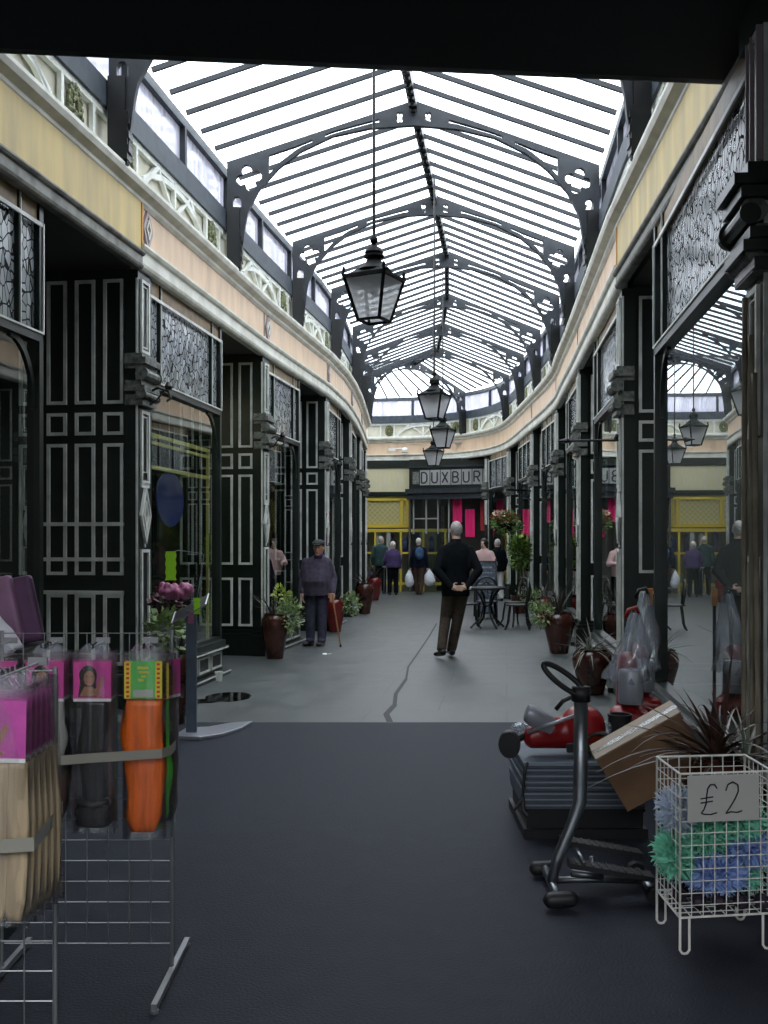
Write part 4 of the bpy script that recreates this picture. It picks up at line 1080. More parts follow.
def spiky(mb, base, n, L, w, seed, droop=.35, lo=.15, hi=1.4):
    r=random.Random(seed)
    for k in range(n):
        blade(mb,Vector(base)+Vector((r.uniform(-.02,.02),r.uniform(-.02,.02),0)),r.uniform(0,2*pi),L*r.uniform(.65,1.1),w*r.uniform(.7,1.2),r.uniform(lo,hi),droop*r.uniform(.3,1.5))
def leaf(mb,p,d,L,w,r):
    d=d.normalized(); s=d.cross(Vector((r.uniform(-1,1),r.uniform(-1,1),1))).normalized(); p=Vector(p)
    mb.add([p,p+d*L*.5+s*w,p+d*L,p+d*L*.5-s*w],[(0,1,2,3)])
def bush(mb,c,rad,n,L,w,seed):
    r=random.Random(seed); c=Vector(c)
    for k in range(n):
        v=Vector((r.gauss(0,1),r.gauss(0,1),r.gauss(0,1))).normalized(); rr=r.uniform(.35,1)
        p=c+Vector((v.x*rad[0],v.y*rad[1],v.z*rad[2]))*rr
        leaf(mb,p,v+Vector((r.uniform(-.6,.6),r.uniform(-.6,.6),r.uniform(-.3,.6))),L*r.uniform(.7,1.3),w*r.uniform(.7,1.3),r)
def urn(loc,h,r,label,matn='terracotta',plants=(),group='glazed brown urns with plants'):
    x,y=loc; root=empty('planter_urn',(x,y,0),0,label,'planter',group)
    pr=[(.56,0),(.60,.02),(.66,.15),(.80,.38),(.96,.62),(1.0,.76),(.95,.88),(.82,.955),(.78,.97),(.82,.985),(.84,1.0),(.76,1.0),(.72,.96),(.70,.93)]
    mb=MB().use(matn); mb.lathe([(a*r,b*h) for a,b in pr],(x,y,0),32); smooth_angle(mb.build('urn',None,root),50)
    mb=MB().use('soil'); mb.lathe([(r*.72,h*.90),(r*.72,h*.94),(.01,h*.955)],(x,y,0),16); mb.build('soil',None,root)
    for nm,m,fn in plants:
        mb=MB().use(m); fn(mb,Vector((x,y,h*.93))); mb.build(nm,None,root,recalc=False)
    return root
urn((-1.82,8.55),.62,.20,'dark urn at the second left shop, hidden behind the sign stand',plants=[
  ('foliage','leaf_pale',lambda m,c: bush(m,c+Vector((-.02,-.12,.22)),(.14,.12,.20),130,.10,.025,1)),
  ('spiky_leaves','leaf_dark',lambda m,c: spiky(m,c+Vector((.1,-.05,-.02)),20,.34,.02,2,.2,.5,1.5)),
  ('flowers','petal_maroon',lambda m,c: bush(m,c+Vector((-.02,.0,.48)),(.16,.12,.14),150,.06,.03,3))])
urn((-1.45,13.3),.60,.185,'brown glazed urn with yellow-green foliage beside the left pilaster',plants=[
  ('foliage','leaf_pale',lambda m,c: bush(m,c+Vector((.20,-.05,.02)),(.18,.14,.26),420,.06,.014,4)),
  ('leafy_shoots','leaf_yellow',lambda m,c: bush(m,c+Vector((.08,0,.28)),(.12,.1,.10),50,.09,.025,5)),
  ('spiky_leaves','leaf_dark',lambda m,c: spiky(m,c+Vector((-.03,0,.0)),22,.55,.02,6,.3,.6,1.5))])
urn((-.85,17.25),.58,.18,'dark red urn behind the man with the cane','terracotta_red',plants=[
  ('foliage','leaf_pale',lambda m,c: bush(m,c+Vector((.28,-.05,-.05)),(.17,.14,.20),320,.06,.014,7)),
  ('spiky_leaves','leaf_dark',lambda m,c: spiky(m,c,16,.5,.02,8,.3,.8,1.5))])
urn((-.42,21.6),.66,.20,'brown urn against the far left pilasters, nearer of the distant pair','terracotta',plants=[
  ('spiky_leaves','leaf_dark',lambda m,c: spiky(m,c,26,.62,.022,9,.3,.6,1.5))])
urn((-.26,26.6),.62,.20,'dark red urn at the far left corner beside the distant couple','terracotta_red',plants=[
  ('spiky_leaves','leaf_dark',lambda m,c: spiky(m,c,22,.6,.022,10,.3,.6,1.5))])
urn((2.44,13.95),.57,.215,'large dark urn on the right with a pale green tuft and tall dark spikes',plants=[
  ('foliage','leaf_pale',lambda m,c: bush(m,c+Vector((-.24,-.05,-.0)),(.16,.14,.18),330,.07,.013,11)),
  ('spiky_leaves','leaf_dark',lambda m,c: spiky(m,c,26,.72,.024,12,.2,.8,1.5))])
urn((3.0,18.85),.50,.18,'small reddish urn farther along the right wall with a green tuft','terracotta_red',plants=[
  ('foliage','leaf_pale',lambda m,c: bush(m,c+Vector((-.22,-.05,.02)),(.20,.16,.20),300,.08,.015,13)),
  ('spiky_leaves','leaf_dark',lambda m,c: spiky(m,c,20,.6,.024,14,.25,.7,1.5))])
urn((2.12,10.2),.46,.20,'round brown urn with pale grey spiky leaves near the wrapped vacuum cleaners',plants=[
  ('grey_leaves','leaf_grey',lambda m,c: spiky(m,c+Vector((-.05,-.05,0)),46,.36,.014,15,.5,.1,1.4)),
  ('spiky_leaves','leaf_dark',lambda m,c: spiky(m,c,18,.46,.03,16,.3,.3,1.2))])
urn((1.56,4.66),.55,.15,'urn with large bronze sword leaves, closest on the right behind the wire bin',plants=[
  ('sword_leaves','leaf_bronze',lambda m,c: spiky(m,c+Vector((0,0,.02)),52,.62,.036,17,.45,.05,1.45)),
  ('grey_leaves','leaf_grey',lambda m,c: spiky(m,c+Vector((.1,-.1,.02)),12,.5,.02,18,.3,.4,1.2))])
# standard tree and hanging basket near the far right
x,y=2.95,21.7
r=empty('potted_tree',(x,y,0),0,'small round-headed green tree in a dark pot left of the far right shops','tree')
mb=MB().use('terracotta'); mb.lathe([(.14,0),(.2,.35),(.22,.4),(.19,.4),(.18,.36)],(x,y,0),20); mb.build('pot',None,r)
mb=MB().use('timber_tan'); mb.tube([(x,y,.34),(x+.02,y,.9),(x,y,1.3)],.022,7); mb.build('trunk',None,r)
mb=MB().use('leaf_green'); bush(mb,(x,y,1.32),(.24,.24,.40),900,.09,.028,21); mb.use('leaf_yellow'); bush(mb,(x,y,1.32),(.24,.24,.38),160,.08,.024,22); mb.build('foliage',None,r,recalc=False)
x,y=2.74,22.4; F=Frame(PR[4],PR[5],inR)
r=empty('hanging_flower_basket',(x,y,2.0),0,'hanging basket of mixed flowers above the café chairs','flower basket')
mb=MB().use('black_iron'); mb.lathe([(.03,-.20),(.16,-.12),(.22,0),(.225,.02)],(x,y,1.95),16); mb.build('basket',None,r)
mb=MB().use('black_iron'); mb.bar((3.37,22.85,2.72),(x,y,2.72),.025,.04); mb.bar((3.37,22.85,2.5),(3.0,22.6,2.71),.02,.02)
for a in (0,2.1,4.2): mb.tube([(x,y,2.72),(x+.22*cos(a),y+.22*sin(a),1.97)],.005,5)
mb.build('chain',None,r)
mb=MB().use('leaf_green'); bush(mb,(x,y,1.98),(.36,.30,.24),620,.09,.026,23); mb.use('leaf_yellow'); bush(mb,(x+.12,y,1.8),(.2,.2,.28),120,.08,.022,24); mb.build('foliage',None,r,recalc=False)
mb=MB().use('petal_red'); bush(mb,(x,y,2.1),(.34,.28,.14),160,.06,.03,25); mb.use('cream_petals'); bush(mb,(x-.15,y,2.16),(.2,.2,.1),70,.06,.03,26); mb.build('flowers',None,r,recalc=False)
# ------------------------------------------------------------------ café set
tx,ty=1.86,18.0
r=empty('cafe_table',(tx,ty,0),0,'round black ironwork café table with pierced top','table')
mb=MB().use('black_iron'); mb.lathe([(.33,.70),(.345,.71),(.345,.735),(.33,.74),(.001,.742)],(tx,ty,0),36); mb.build('table_top',None,r)
mb=MB().use('grey_iron'); mb.tube([(tx+.30*cos(a),ty+.30*sin(a),.745) for a in [2*pi*k/36 for k in range(37)]],.006,5)
for k in range(12): a=2*pi*k/12; mb.tube([(tx+.24*cos(a)+.03*cos(b),ty+.24*sin(a)+.03*sin(b),.744) for b in [2*pi*j/8 for j in range(9)]],.004,4)
mb.build('top_tracery',None,r)
for k in range(4):
    a=2*pi*k/4+.4; d=Vector((cos(a),sin(a),0)); c=Vector((tx,ty,0)); mb=MB().use('black_iron')
    mb.tube([c+d*.26+Vector((0,0,.71)),c+d*.14+Vector((0,0,.58)),c+d*.07+Vector((0,0,.40)),c+d*.13+Vector((0,0,.2)),c+d*.30+Vector((0,0,.05)),c+d*.34+Vector((0,0,.015))],.02,7); mb.build('leg',None,r)
mb=MB().use('black_iron'); mb.tube([(tx+.08*cos(a),ty+.08*sin(a),.4) for a in [2*pi*k/16 for k in range(17)]],.012,6); mb.build('leg_ring',None,r)
def cafe_chair(): 
    r=empty('cafe_chair',(0,0,0)); tag(r,'black ironwork café chair','chair','black café chairs')
    mb=MB().use('black_iron'); mb.lathe([(.19,.425),(.205,.43),(.205,.45),(.19,.455),(.001,.457)],(0,0,0),24); mb.build('seat',None,r)
    for i,(sx,sy) in enumerate(((-1,1),(1,1),(-1,-1),(1,-1))):
        mb=MB().use('black_iron'); mb.tube([(sx*.14,sy*.13,.44),(sx*.15,sy*.15,.3),(sx*.165,sy*.17,.12),(sx*.20,sy*.215,.0+.012)],.017,7); mb.build('leg',None,r)
    mb=MB().use('black_iron'); pts=[(-.18,-.15,.44)]+[(-.19*cos(a) if a<pi/2 else -.19*cos(a),-.19,.70+.19*sin(a)) for a in [pi*k/12 for k in range(13)]]+[(.18,-.15,.44)]
    mb.tube(pts,.02,7)
    pts=[(-.10,-.17,.46)]+[(-.10*cos(a),-.19,.66+.14*sin(a)) for a in [pi*k/8 for k in range(9)]]+[(.10,-.17,.46)]
    mb.tube(pts,.009,6); mb.build('back_frame',None,r)
    mb=MB().use('black_iron')
    for cx,cz,rr in ((0,.74,.045),(-.06,.62,.04),(.06,.62,.04),(0,.54,.035)): mb.tube([(cx+rr*cos(a),-.185,cz+rr*sin(a)) for a in [2*pi*k/12 for k in range(13)]],.010,5)
    mb.tube([(0,-.19,.78),(0,-.19,.80),(0,-.19,.86)],.007,5); mb.build('scrollwork',None,r)
    return r
ch=cafe_chair()
for i,(x,y,a,lab) in enumerate(((1.50,17.95,-90,'left of the round table, seat catching the light'),(2.36,17.65,80,'standing to the right of the round table'),(1.92,18.62,178,'behind the round table, arched back showing over it'),(2.42,18.4,120,'tucked behind the right-hand chair by the urns'))):
    c=ch if i==0 else copy_tree(ch); c.location=(x,y,0); c.rotation_euler=(0,0,radians(a)); c['label']='black ironwork café chair '+lab
# chalkboard
x,y=2.06,20.3
r=empty('chalkboard_sign',(x,y,0),0,'blue-grey A-frame chalkboard with chalk writing behind the café table','chalkboard')
for s in (-1,1):
    Rm=Matrix.Rotation(radians(10)*s,3,'X'); nm='board' if s<0 else 'back_board'
    mb=MB().use('chalk_face'); c=Vector((x,y+.11*s,.62)); mb.cbox(c,(.40,.015,1.05),Rm); bd=mb.build(nm,None,r)
    mb=MB().use('dark_iron')
    for dx,dz,sx,sz in ((-.21,0,.03,1.2),(.21,0,.03,1.2),(0,.54,.42,.03),(0,-.5,.42,.03)): mb.cbox(c+Rm@Vector((dx,0,dz)),(sx,.03,sz),Rm)
    mb.build('frame',None,bd)
    if s<0:
        mb=MB().use('chalk'); rr=random.Random(2)
        for row in range(8):
            z=.42-row*.11; u=-.15
            while u<.14:
                w=rr.uniform(.02,.06); p=c+Rm@Vector((u+w/2,-.012,z)); mb.cbox(p,(w,.004,.018 if row else .035),Rm); u+=w+.015
        mb.build('chalk_writing',None,bd)
# small litter
mb=MB().use('white_card'); x,y=-1.84,11.15; mb.lathe([(.032,0),(.045,.10),(.048,.10),(.048,.104),(.043,.104),(.031,.004)],(x,y,0),18); o=mb.build('paper_cup'); tag(o,'small white paper cup standing by the left shopfront','cup')
mb=MB().use('white_card'); mb.obox((-.84,13.75,.002),(.055,.03,0),(-.01,.05,.012),(0,0,.002)); mb.obox((-.775,13.77,.002),(.05,.0,0.01),(0,.05,0),(0,0,.002)); o=mb.build('paper_scrap'); tag(o,'scrap of white paper on the paving near the cane','litter')
# ------------------------------------------------------------------ left: gridwall racks with hair packs
def gridwall(x0,x1,y,h,label,feet=(True,True),yf=.28,yb=.28):
    r=empty('display_rack',((x0+x1)/2,y,0),0,label,'rack','wire grid racks')
    mb=MB().use('wire_chrome'); 
    nx=round((x1-x0)/.076); nz=round((h-.12)/.076); z0=.12
    for k in range(nx+1): xx=x0+(x1-x0)*k/nx; mb.tube([(xx,y,z0),(xx,y,h)],.002,5)
    for k in range(nz+1): zz=z0+(h-z0)*k/nz; mb.tube([(x0,y+.004,zz),(x1,y+.004,zz)],.002,5)
    mb.build('wire_grid',None,r)
    for xx,f in zip((x0,x1),feet):
        mb=MB().use('wire_chrome'); mb.tube([(xx,y,.04),(xx,y,h+.01)],.007,8); mb.build('upright',None,r)
        if f:
            mb=MB().use('wire_chrome'); mb.bar((xx,y-yf,.022),(xx,y+yb,.022),.02,.022); mb.tube([(xx,y-yf+.01,.012),(xx,y-yf+.01,.0)],.014,8); mb.tube([(xx,y+yb-.01,.012),(xx,y+yb-.01,.0)],.014,8); mb.build('foot',None,r)
    return r
gridwall(-1.36,-.755,3.56,1.225,'wire grid rack standing behind, hung with black and orange hair packs')
gridwall(-1.50,-.855,2.60,1.215,'wire grid rack at the bottom left corner, hung with beige hair packs',yf=.5,yb=.4)
def hair_mesh(mb,w,h,ztop,y0,d,wave,seed,taper=.85):
    r=random.Random(seed); n=22; m=14; vs=[]
    for i in range(n+1):
        t=i/n; z=ztop-h*t; ww=w*(taper+(1-taper)*sin(pi*min(1,t*1.2+.1)))*(1-.35*max(0,t-.88)/.12)
        off=wave*sin(t*7+seed)*.5
        for k in range(m):
            a=2*pi*k/m; rr=1+.10*sin(k*3.1+t*9+seed)
            vs.append((off+ww/2*cos(a)*rr,y0+d/2*sin(a)*rr*(1-.5*max(0,t-.9)/.1),z))
    fs=[(i*m+k,i*m+(k+1)%m,(i+1)*m+(k+1)%m,(i+1)*m+k) for i in range(n) for k in range(m)]+[tuple(range(m)),tuple(n*m+k for k in range(m))[::-1]]
    mb.add(vs,fs)
def hair_pack(kind):
    """local: origin at the hook hole, hanging down -z, front at -y"""
    P_=dict(beige=('beige_hair','card_magenta',.375,.20),black=('black_hair','card_pink',.44,.15),pale=('pale_hair','card_pink',.24,.15),orange=('orange_hair','card_green',.46,.15),brown=('brown_hair','card_pink',.44,.15),green=('green_hair','card_green',.46,.15))[kind]
    hm,cm,hl,w=P_; ch=.125 if kind!='beige' else .135; cw=w*.86; top=-.045
    r=empty('hair_pack',(0,0,0)); total=-.05-ch-hl-.02
    mb=MB().use('clear_plastic')
    vs=[];n=10
    for i in range(n+1):
        z=-.012+(total+.012)*i/n; b=.010+.012*min(1,i/3) if i<n else .004
        vs+= [(-w/2,0,z),(-w/4,-b-.003*sin(i*2.3),z),(0,-b-.004,z),(w/4,-b-.003*cos(i*1.9),z),(w/2,0,z),(w/4,b,z),(-w/4,b,z)]
    fs=[(i*7+k,i*7+(k+1)%7,(i+1)*7+(k+1)%7,(i+1)*7+k) for i in range(n) for k in range(7)]
    mb.add(vs,fs); mb.build('plastic_sleeve',None,r,smooth=True)
    mb=MB().use('clear_plastic'); mb.prism([(-.05,-.012),(-.03,.012),(.03,.012),(.05,-.012)],(0,.0,0),(1,0,0),(0,0,1),(0,-1,0),.002); mb.use('black_rubber'); mb.tube([(0,-.006,.0),(0,-.006,.016)],.004,6); mb.build('hanger_tab',None,r)
    mb=MB().use(cm); mb.box(-cw/2,cw/2,-.0135,-.0115,top-ch,top); c=mb.build('card',None,r)
    yz=-.0145
    if kind in('orange','green'):
        mb=MB().use('card_yellow'); mb.box(-cw/2,-cw/2+.022,-.0145,-.0135,top-ch,top); mb.box(cw/2-.022,cw/2,-.0145,-.0135,top-ch,top)
        mb.use('card_red')
        for k in range(8):
            for s in (-1,1): z=top-ch*(k+.5)/8; mb.box(s*(cw/2-.012)-.005,s*(cw/2-.012)+.005,-.016,-.0145,z-.004,z+.004)
        mb.use('card_yellow'); 
        for k,(a,b,z) in enumerate(((-.02,.018,-.03),(-.014,.02,-.045),(-.006,.01,-.06),(-.016,.002,-.072))): mb.box(a,b,-.0145,-.0138,z+top+.01-.004,z+top+.01+.004)
        mb.use('paper_white'); mb.box(-.034,.034,-.0145,-.0138,top-ch+.006,top-ch+.030); mb.build('card_print',None,c)
    else:
        s=1.1 if kind=='beige' else 1.0
        cx,cz=-.014*s,top-ch*.48
        mb=MB().use('hair_dark'); mb.prism([(cx+.030*s*cos(a)*(1+.1*sin(3*a)),cz+.006*s+.043*s*sin(a)) for a in [2*pi*k/20 for k in range(20)]],(0,-.0135,0),(1,0,0),(0,0,1),(0,-1,0),.0008)
        mb.prism([(cx-.026*s,cz),(cx+.026*s,cz),(cx+.03*s,top-ch+.006),(cx-.034*s,top-ch+.006)],(0,-.0135,0),(1,0,0),(0,0,1),(0,-1,0),.0008)
        mb.use('face_brown'); mb.prism([(cx+.004+.019*s*cos(a),cz+.004+.026*s*sin(a)) for a in [2*pi*k/18 for k in range(18)]],(0,-.0143,0),(1,0,0),(0,0,1),(0,-1,0),.0006)
        mb.prism([(cx-.012*s,cz-.024*s),(cx+.014*s,cz-.024*s),(cx+.05*s,top-ch+.008),(cx-.03*s,top-ch+.008)],(0,-.0143,0),(1,0,0),(0,0,1),(0,-1,0),.0005)
        mb.prism([(cx+.016*s,top-ch+.016),(cx+.03*s,top-ch+.012),(cx+.056*s,cz+.004),(cx+.046*s,cz+.008)],(0,-.0143,0),(1,0,0),(0,0,1),(0,-1,0),.0005)
        mb.use('hair_dark')
        for sx in (-.005,.012): mb.box(cx+sx*s-.003,cx+sx*s+.004,-.0152,-.0148,cz+.009,cz+.0115)
        mb.use('card_red'); mb.box(cx-.002,cx+.011*s,-.0152,-.0148,cz-.012*s,cz-.009*s)
        mb.build('portrait_print',None,c)
        mb=MB().use('white_card'); mb.box(-cw/2,cw/2,-.0142,-.0125,top-ch-.010,top-ch); mb.build('card_edge',None,c)
    mb=MB().use(hm); wv=.01
    if kind=='black':
        hair_mesh(mb,w*.62,hl*.86,top-ch-.008,.0,.026,.012,1); mb.tube([(-.055,0,top-ch-hl*.80),(0,0,top-ch-hl*.84),(.055,0,top-ch-hl*.80)],[.012,.02,.012],8); hair_mesh(mb,w*.82,hl*.16,top-ch-hl*.85,.0,.03,.0,2,.95)
    elif kind=='beige':
        for k,xx in enumerate((-.066,-.022,.022,.066)):
            m2=MB(); hair_mesh(m2,w*.27,hl,top-ch-.01,.0,.024,.006,k+1,.95); mb.add([(v[0]+xx,v[1],v[2]) for v in m2.v],m2.f)
    else: hair_mesh(mb,w*.94,hl*.98,top-ch-.008,.0,.028,wv,3)
    mb.build('hair',None,r,smooth=True)
    return r
protos={}
def place_pack(kind,x,y,z,label,group,rz=0,ry=0):
    if kind not in protos: o=hair_pack(kind); protos[kind]=o
    else: o=copy_tree(protos[kind])
    o.location=(x,y,z); o.rotation_euler=(0,ry,rz); tag(o,label,'hair pack',group); return o
# back rack: hooks at the top wire
GR='hair packs on the back rack'; ZB=1.185
for k in range(3):
    y=3.50-.035*k
    fb=('front','middle','rear')[2-k]
    place_pack('black',-1.005+.004*k,y,ZB,'pink-carded pack of long black hair, %s one on its hook'%fb,GR)
    place_pack('orange',-.835+.006*k,y,ZB,'green-carded pack of bright orange hair, %s one on its hook'%fb,GR) if k>0 else place_pack('green',-.815,y,ZB-.012,'pack of bright green hair showing behind the orange ones',GR)
    place_pack('pale' if k==2 else 'brown',-1.165+.003*k,y,ZB,('pink-carded pack of pale grey hair hanging left of the black' if k==2 else 'pink-carded pack of brown hair, %s one behind the pale pack'%fb),GR)
place_pack('brown',-1.33,3.46,ZB,'pink-carded brown hair pack on the back rack at the frame edge',GR)
place_pack('brown',-.765,3.52,ZB-.005,'pink-edged pack seen side-on at the right end of the back rack',GR,rz=radians(68))
mb=MB().use('milky_plastic'); mb.add([(-.73,3.45,.73),(-.69,3.44,.66),(-.69,3.46,.56),(-.76,3.47,.57),(-.76,3.47,.70)],[(0,1,2,3,4)]); 
for k in range(6):
    y=2.53-.036*k
    place_pack('beige',-.925+.001*k,y,1.225,('pink-carded pack of beige hair, front of the stack at bottom left' if k==5 else 'pack of beige hair, %s behind the front one in its stack'%ORD[4-k]),'beige hair packs on the front rack',ry=radians((k-3)*.6))
    if k in(1,4): place_pack('beige',-1.12,y,1.225,'pack of beige hair on the front rack, %s at the photo left edge'%('rear one' if k==1 else 'near one'),'beige hair packs on the front rack')
def strap(pts,label):
    mb=MB().use('tape'); n=len(pts); vs=[]
    for p in pts: vs+=[(p[0],p[1],p[2]-.016),(p[0],p[1],p[2]+.016)]
    mb.add(vs,[(2*i,2*i+2,2*i+3,2*i+1) for i in range(n-1)]); o=mb.build('packing_tape',None,recalc=False); s=o.modifiers.new('s','SOLIDIFY'); s.thickness=.0015
    tag(o,label,'tape')
strap([(-1.24,3.56,.80),(-1.22,3.385,.80),(-1.0,3.375,.82),(-.75,3.38,.835),(-.73,3.44,.835),(-.74,3.56,.83)],'strip of clear packing tape wound across the black and orange packs')
strap([(-1.2,2.315,.835),(-1.0,2.31,.84),(-.81,2.315,.85),(-.82,2.45,.855),(-.835,2.60,.86)],'strip of clear packing tape wound across the beige packs')
# hooks
for i,(x,y,y1) in enumerate(((-1.165,3.56,3.40),(-1.0,3.56,3.40),(-.83,3.56,3.40),(-1.33,3.56,3.42),(-.90,2.6,2.27),(-1.12,2.6,2.3))):
    mb=MB().use('wire_chrome'); z=ZB if i<4 else 1.225
    mb.tube([(x,y,z+.012),(x,y-.02,z+.01),(x,y1,z+.006),(x,y1-.012,z+.02)],.003,6); mb.cbox((x,y+.0,z+.015),(.05,.008,.02))
    o=mb.build('display_hook'); tag(o,'chrome prong hook carrying %s'%(['the pale grey hair pack','the long black hair packs','the orange hair packs','the back pack at the frame edge','the front stack of beige packs','the edge stack of beige packs'][i]),'hook','prong hooks of the grid racks')
# folded scarves fanned on a pedestal behind the racks
r=empty('display_pedestal',(-1.62,3.95,0),0,'dark pedestal stand under the folded purple scarves','stand')
mb=MB().use('dark_paint'); mb.box(-1.85,-1.37,3.8,4.15,1.11,1.14); mb.build('top',None,r)
mb=MB().use('dark_paint'); mb.box(-1.75,-1.47,3.88,4.08,0,1.11); mb.build('column',None,r)
for i,(x,m,lean,lab,hh) in enumerate(((-1.66,'scarf_dark',8,'near-black folded scarf in the fan, farthest left',.26),(-1.60,'scarf_purple',14,'deep purple folded scarf second in the fan',.27),(-1.53,'scarf_mauve',20,'dusty mauve folded scarf third in the fan',.27),(-1.46,'scarf_purple',24,'purple-grey folded scarf leaning outermost in the fan',.27))):
    mb=MB().use(m); Rm=Matrix.Rotation(radians(lean),3,'Y')@Matrix.Rotation(radians(6),3,'X') if False else Matrix.Rotation(radians(-12),3,'Y')
    mb.cbox((x,3.95+.03*i,1.14+hh/2+.0),(.13,.05,hh),Rm)
    o=mb.build('folded_scarf',None,bevel=.018); tag(o,lab,'scarf','folded scarves in a fan')
mb=MB().use('scarf_white'); up_=[];lo_=[]
for k in range(13): t=k/12; up_.append((-1.66+.27*t,1.37-.22*t**1.8+.004*sin(k*2))); lo_.append((-1.67+.25*t,1.325-.21*t**1.8))
mb.prism(up_+lo_[::-1],(0,3.87,0),(1,0,0),(0,0,1),(0,-1,0),.16)
o=mb.build('folded_scarf',None,bevel=.01); tag(o,'white and lilac folded scarf drooping in front of the purple ones','scarf','folded scarves in a fan')
# sign stand
x,y=-1.54,8.0
r=empty('sign_stand',(x,y,0),0,'grey metal stand with tilted tray on the paving edge, left','stand')
mb=MB().use('silver_plastic'); mb.prism([(-1.66,7.86),(-1.44,7.80),(-1.28,7.95),(-1.17,8.2),(-1.12,8.5),(-1.30,8.42),(-1.45,8.25),(-1.62,8.2)],(0,0,0),(1,0,0),(0,1,0),(0,0,1),.03); mb.build('base',None,r,bevel=.006)
mb=MB().use('blue_grey_plastic'); mb.box(x-.043,x+.043,y-.02,y+.02,.02,1.0); mb.build('post',None,r,bevel=.008)
mb=MB().use('wire_chrome'); 
for k in range(7): mb.tube([(x-.15,y-.04+.02*k,.90+.012*k),(x+.12,y-.04+.02*k,1.05+.012*k)],.006,6)
mb.tube([(x-.15,y-.05,.90),(x-.15,y+.1,.98)],.008,6); mb.tube([(x+.12,y-.05,1.05),(x+.12,y+.1,1.13)],.008,6); mb.build('tray',None,r)
mb=MB().use('petal_pink'); mb.box(x-.02,x+.02,y-.026,y-.02,.90,.99); mb.build('sticker',None,r)
mb=MB(); 
for k in range(7): rr=random.Random(k); [mb.ball((x-.23+.035*k+rr.uniform(-.015,.015),y+rr.uniform(-.04,.04),1.15+rr.uniform(-.04,.05)),(.03,.035,.035),8,6) for q_ in range(6)]
o=remesh(mb,'wrapped_bouquet','petal_pink',.009,0); tag(o,'crumpled pink wrapped bundle resting on the grey stand tray','bundle')
for (xx,zz,h,w,lab) in ((-1.70,1.36,.23,.075,'lime green zigzag-edged card hanging above the pink bundle'),(-1.49,1.04,.13,.04,'small lime green card hanging right of the pink bundle')):
    mb=MB().use('lime_tag'); n=7; L_=[(xx-w/2-(.008 if k%2 else 0),zz+h/2-h*k/n) for k in range(n+1)]; R_=[(xx+w/2+(.008 if k%2 else 0),zz+h/2-h*k/n) for k in range(n+1)]
    mb.prism(L_+R_[::-1],(0,y-.03,0),(1,0,0),(0,0,1),(0,1,0),.004); mb.use('wire_chrome'); mb.tube([(xx,y-.028,zz+h/2-.01),(xx+.06,y-.02,zz+h/2+.01),(x+.1,y,zz+h/2-.02),(x+.03,y,1.0)],.003,5)
    o=mb.build('price_card'); tag(o,lab,'card')
# ------------------------------------------------------------------ right: goods
# wire bin
C4=[Vector(p) for p in ((1.11,3.75,0),(1.475,3.80,0),(1.475,4.09,0),(1.105,4.05,0))]
zb,zt=.14,.68
r=empty('wire_bin',(1.29,3.92,0),0,'white wire bin full of blue and green feather dusters, bottom right','bin')
def lerp2(u,v,z): 
    a=C4[0].lerp(C4[1],u); b=C4[3].lerp(C4[2],u); p=a.lerp(b,v); return Vector((p.x,p.y,z))
mb=MB().use('white_wire')
for (a,b,nv) in ((0,1,8),(1,2,6),(2,3,8),(3,0,6)):
    A,B=C4[a],C4[b]
    for k in range(nv+1):
        p=A.lerp(B,k/nv); rr=.0045 if k in(0,nv) else .0019; mb.tube([p+Vector((0,0,zb)),p+Vector((0,0,zt))],rr,6)
    for k in range(13):
        z=zb+(zt-zb)*k/12; rr=.0045 if k in (0,12) else .0019; mb.tube([A+Vector((0,0,z)),B+Vector((0,0,z))],rr,6)
for k in range(1,8): mb.tube([lerp2(k/8,0,zb),lerp2(k/8,1,zb)],.0025,5)
for k in range(1,6): mb.tube([lerp2(0,k/6,zb),lerp2(1,k/6,zb)],.0025,5)
mb.build('basket',None,r)
for (a,du) in ((0,1),(1,-1),(2,-1),(3,1)):
    p=C4[a]; q=p+Vector((du*.035,0,0)); mb=MB().use('white_wire')
    mb.tube([p+Vector((0,0,zb+.05)),p+Vector((0,0,.02)),p+Vector((du*.008,0,.008)),p+Vector((du*.0175,0,.006)),q+Vector((-du*.008,0,.008)),q+Vector((0,0,.02)),q+Vector((0,0,zb+.0))],.005,7); mb.build('leg',None,r)
mb=MB().use('paper_white'); A=C4[0].lerp(C4[1],.07)+Vector((0,-.012,.50)); U=(C4[1]-C4[0]).normalized()
mb.obox(A,U*.285,(0,.003,0),(0,0,.175)); sg=mb.build('price_sign',None); 
mb=MB().use('ink'); N_=Vector((U.y,-U.x,0)); Z=Vector((0,0,1)); o0=A+N_*.004
def stroke(pts,w=.0045):
    for a,b in zip(pts,pts[1:]): mb.bar(o0+U*a[0]+Z*a[1],o0+U*b[0]+Z*b[1],w,.002,up=N_)
stroke([(.115,.125),(.105,.140),(.088,.140),(.078,.125),(.074,.10),(.072,.07),(.062,.045),(.052,.035),(.065,.030),(.09,.028),(.115,.034)])
stroke([(.05,.088),(.10,.094)]); stroke([(.05,.072),(.098,.078)])
stroke([(.150,.115),(.158,.138),(.178,.148),(.198,.136),(.200,.112),(.188,.085),(.168,.055),(.150,.030),(.17,.036),(.195,.032),(.215,.038)])
mb.build('price_lettering',None,sg); tag(sg,'handwritten £2 paper sign fixed to the front of the wire bin','sign')
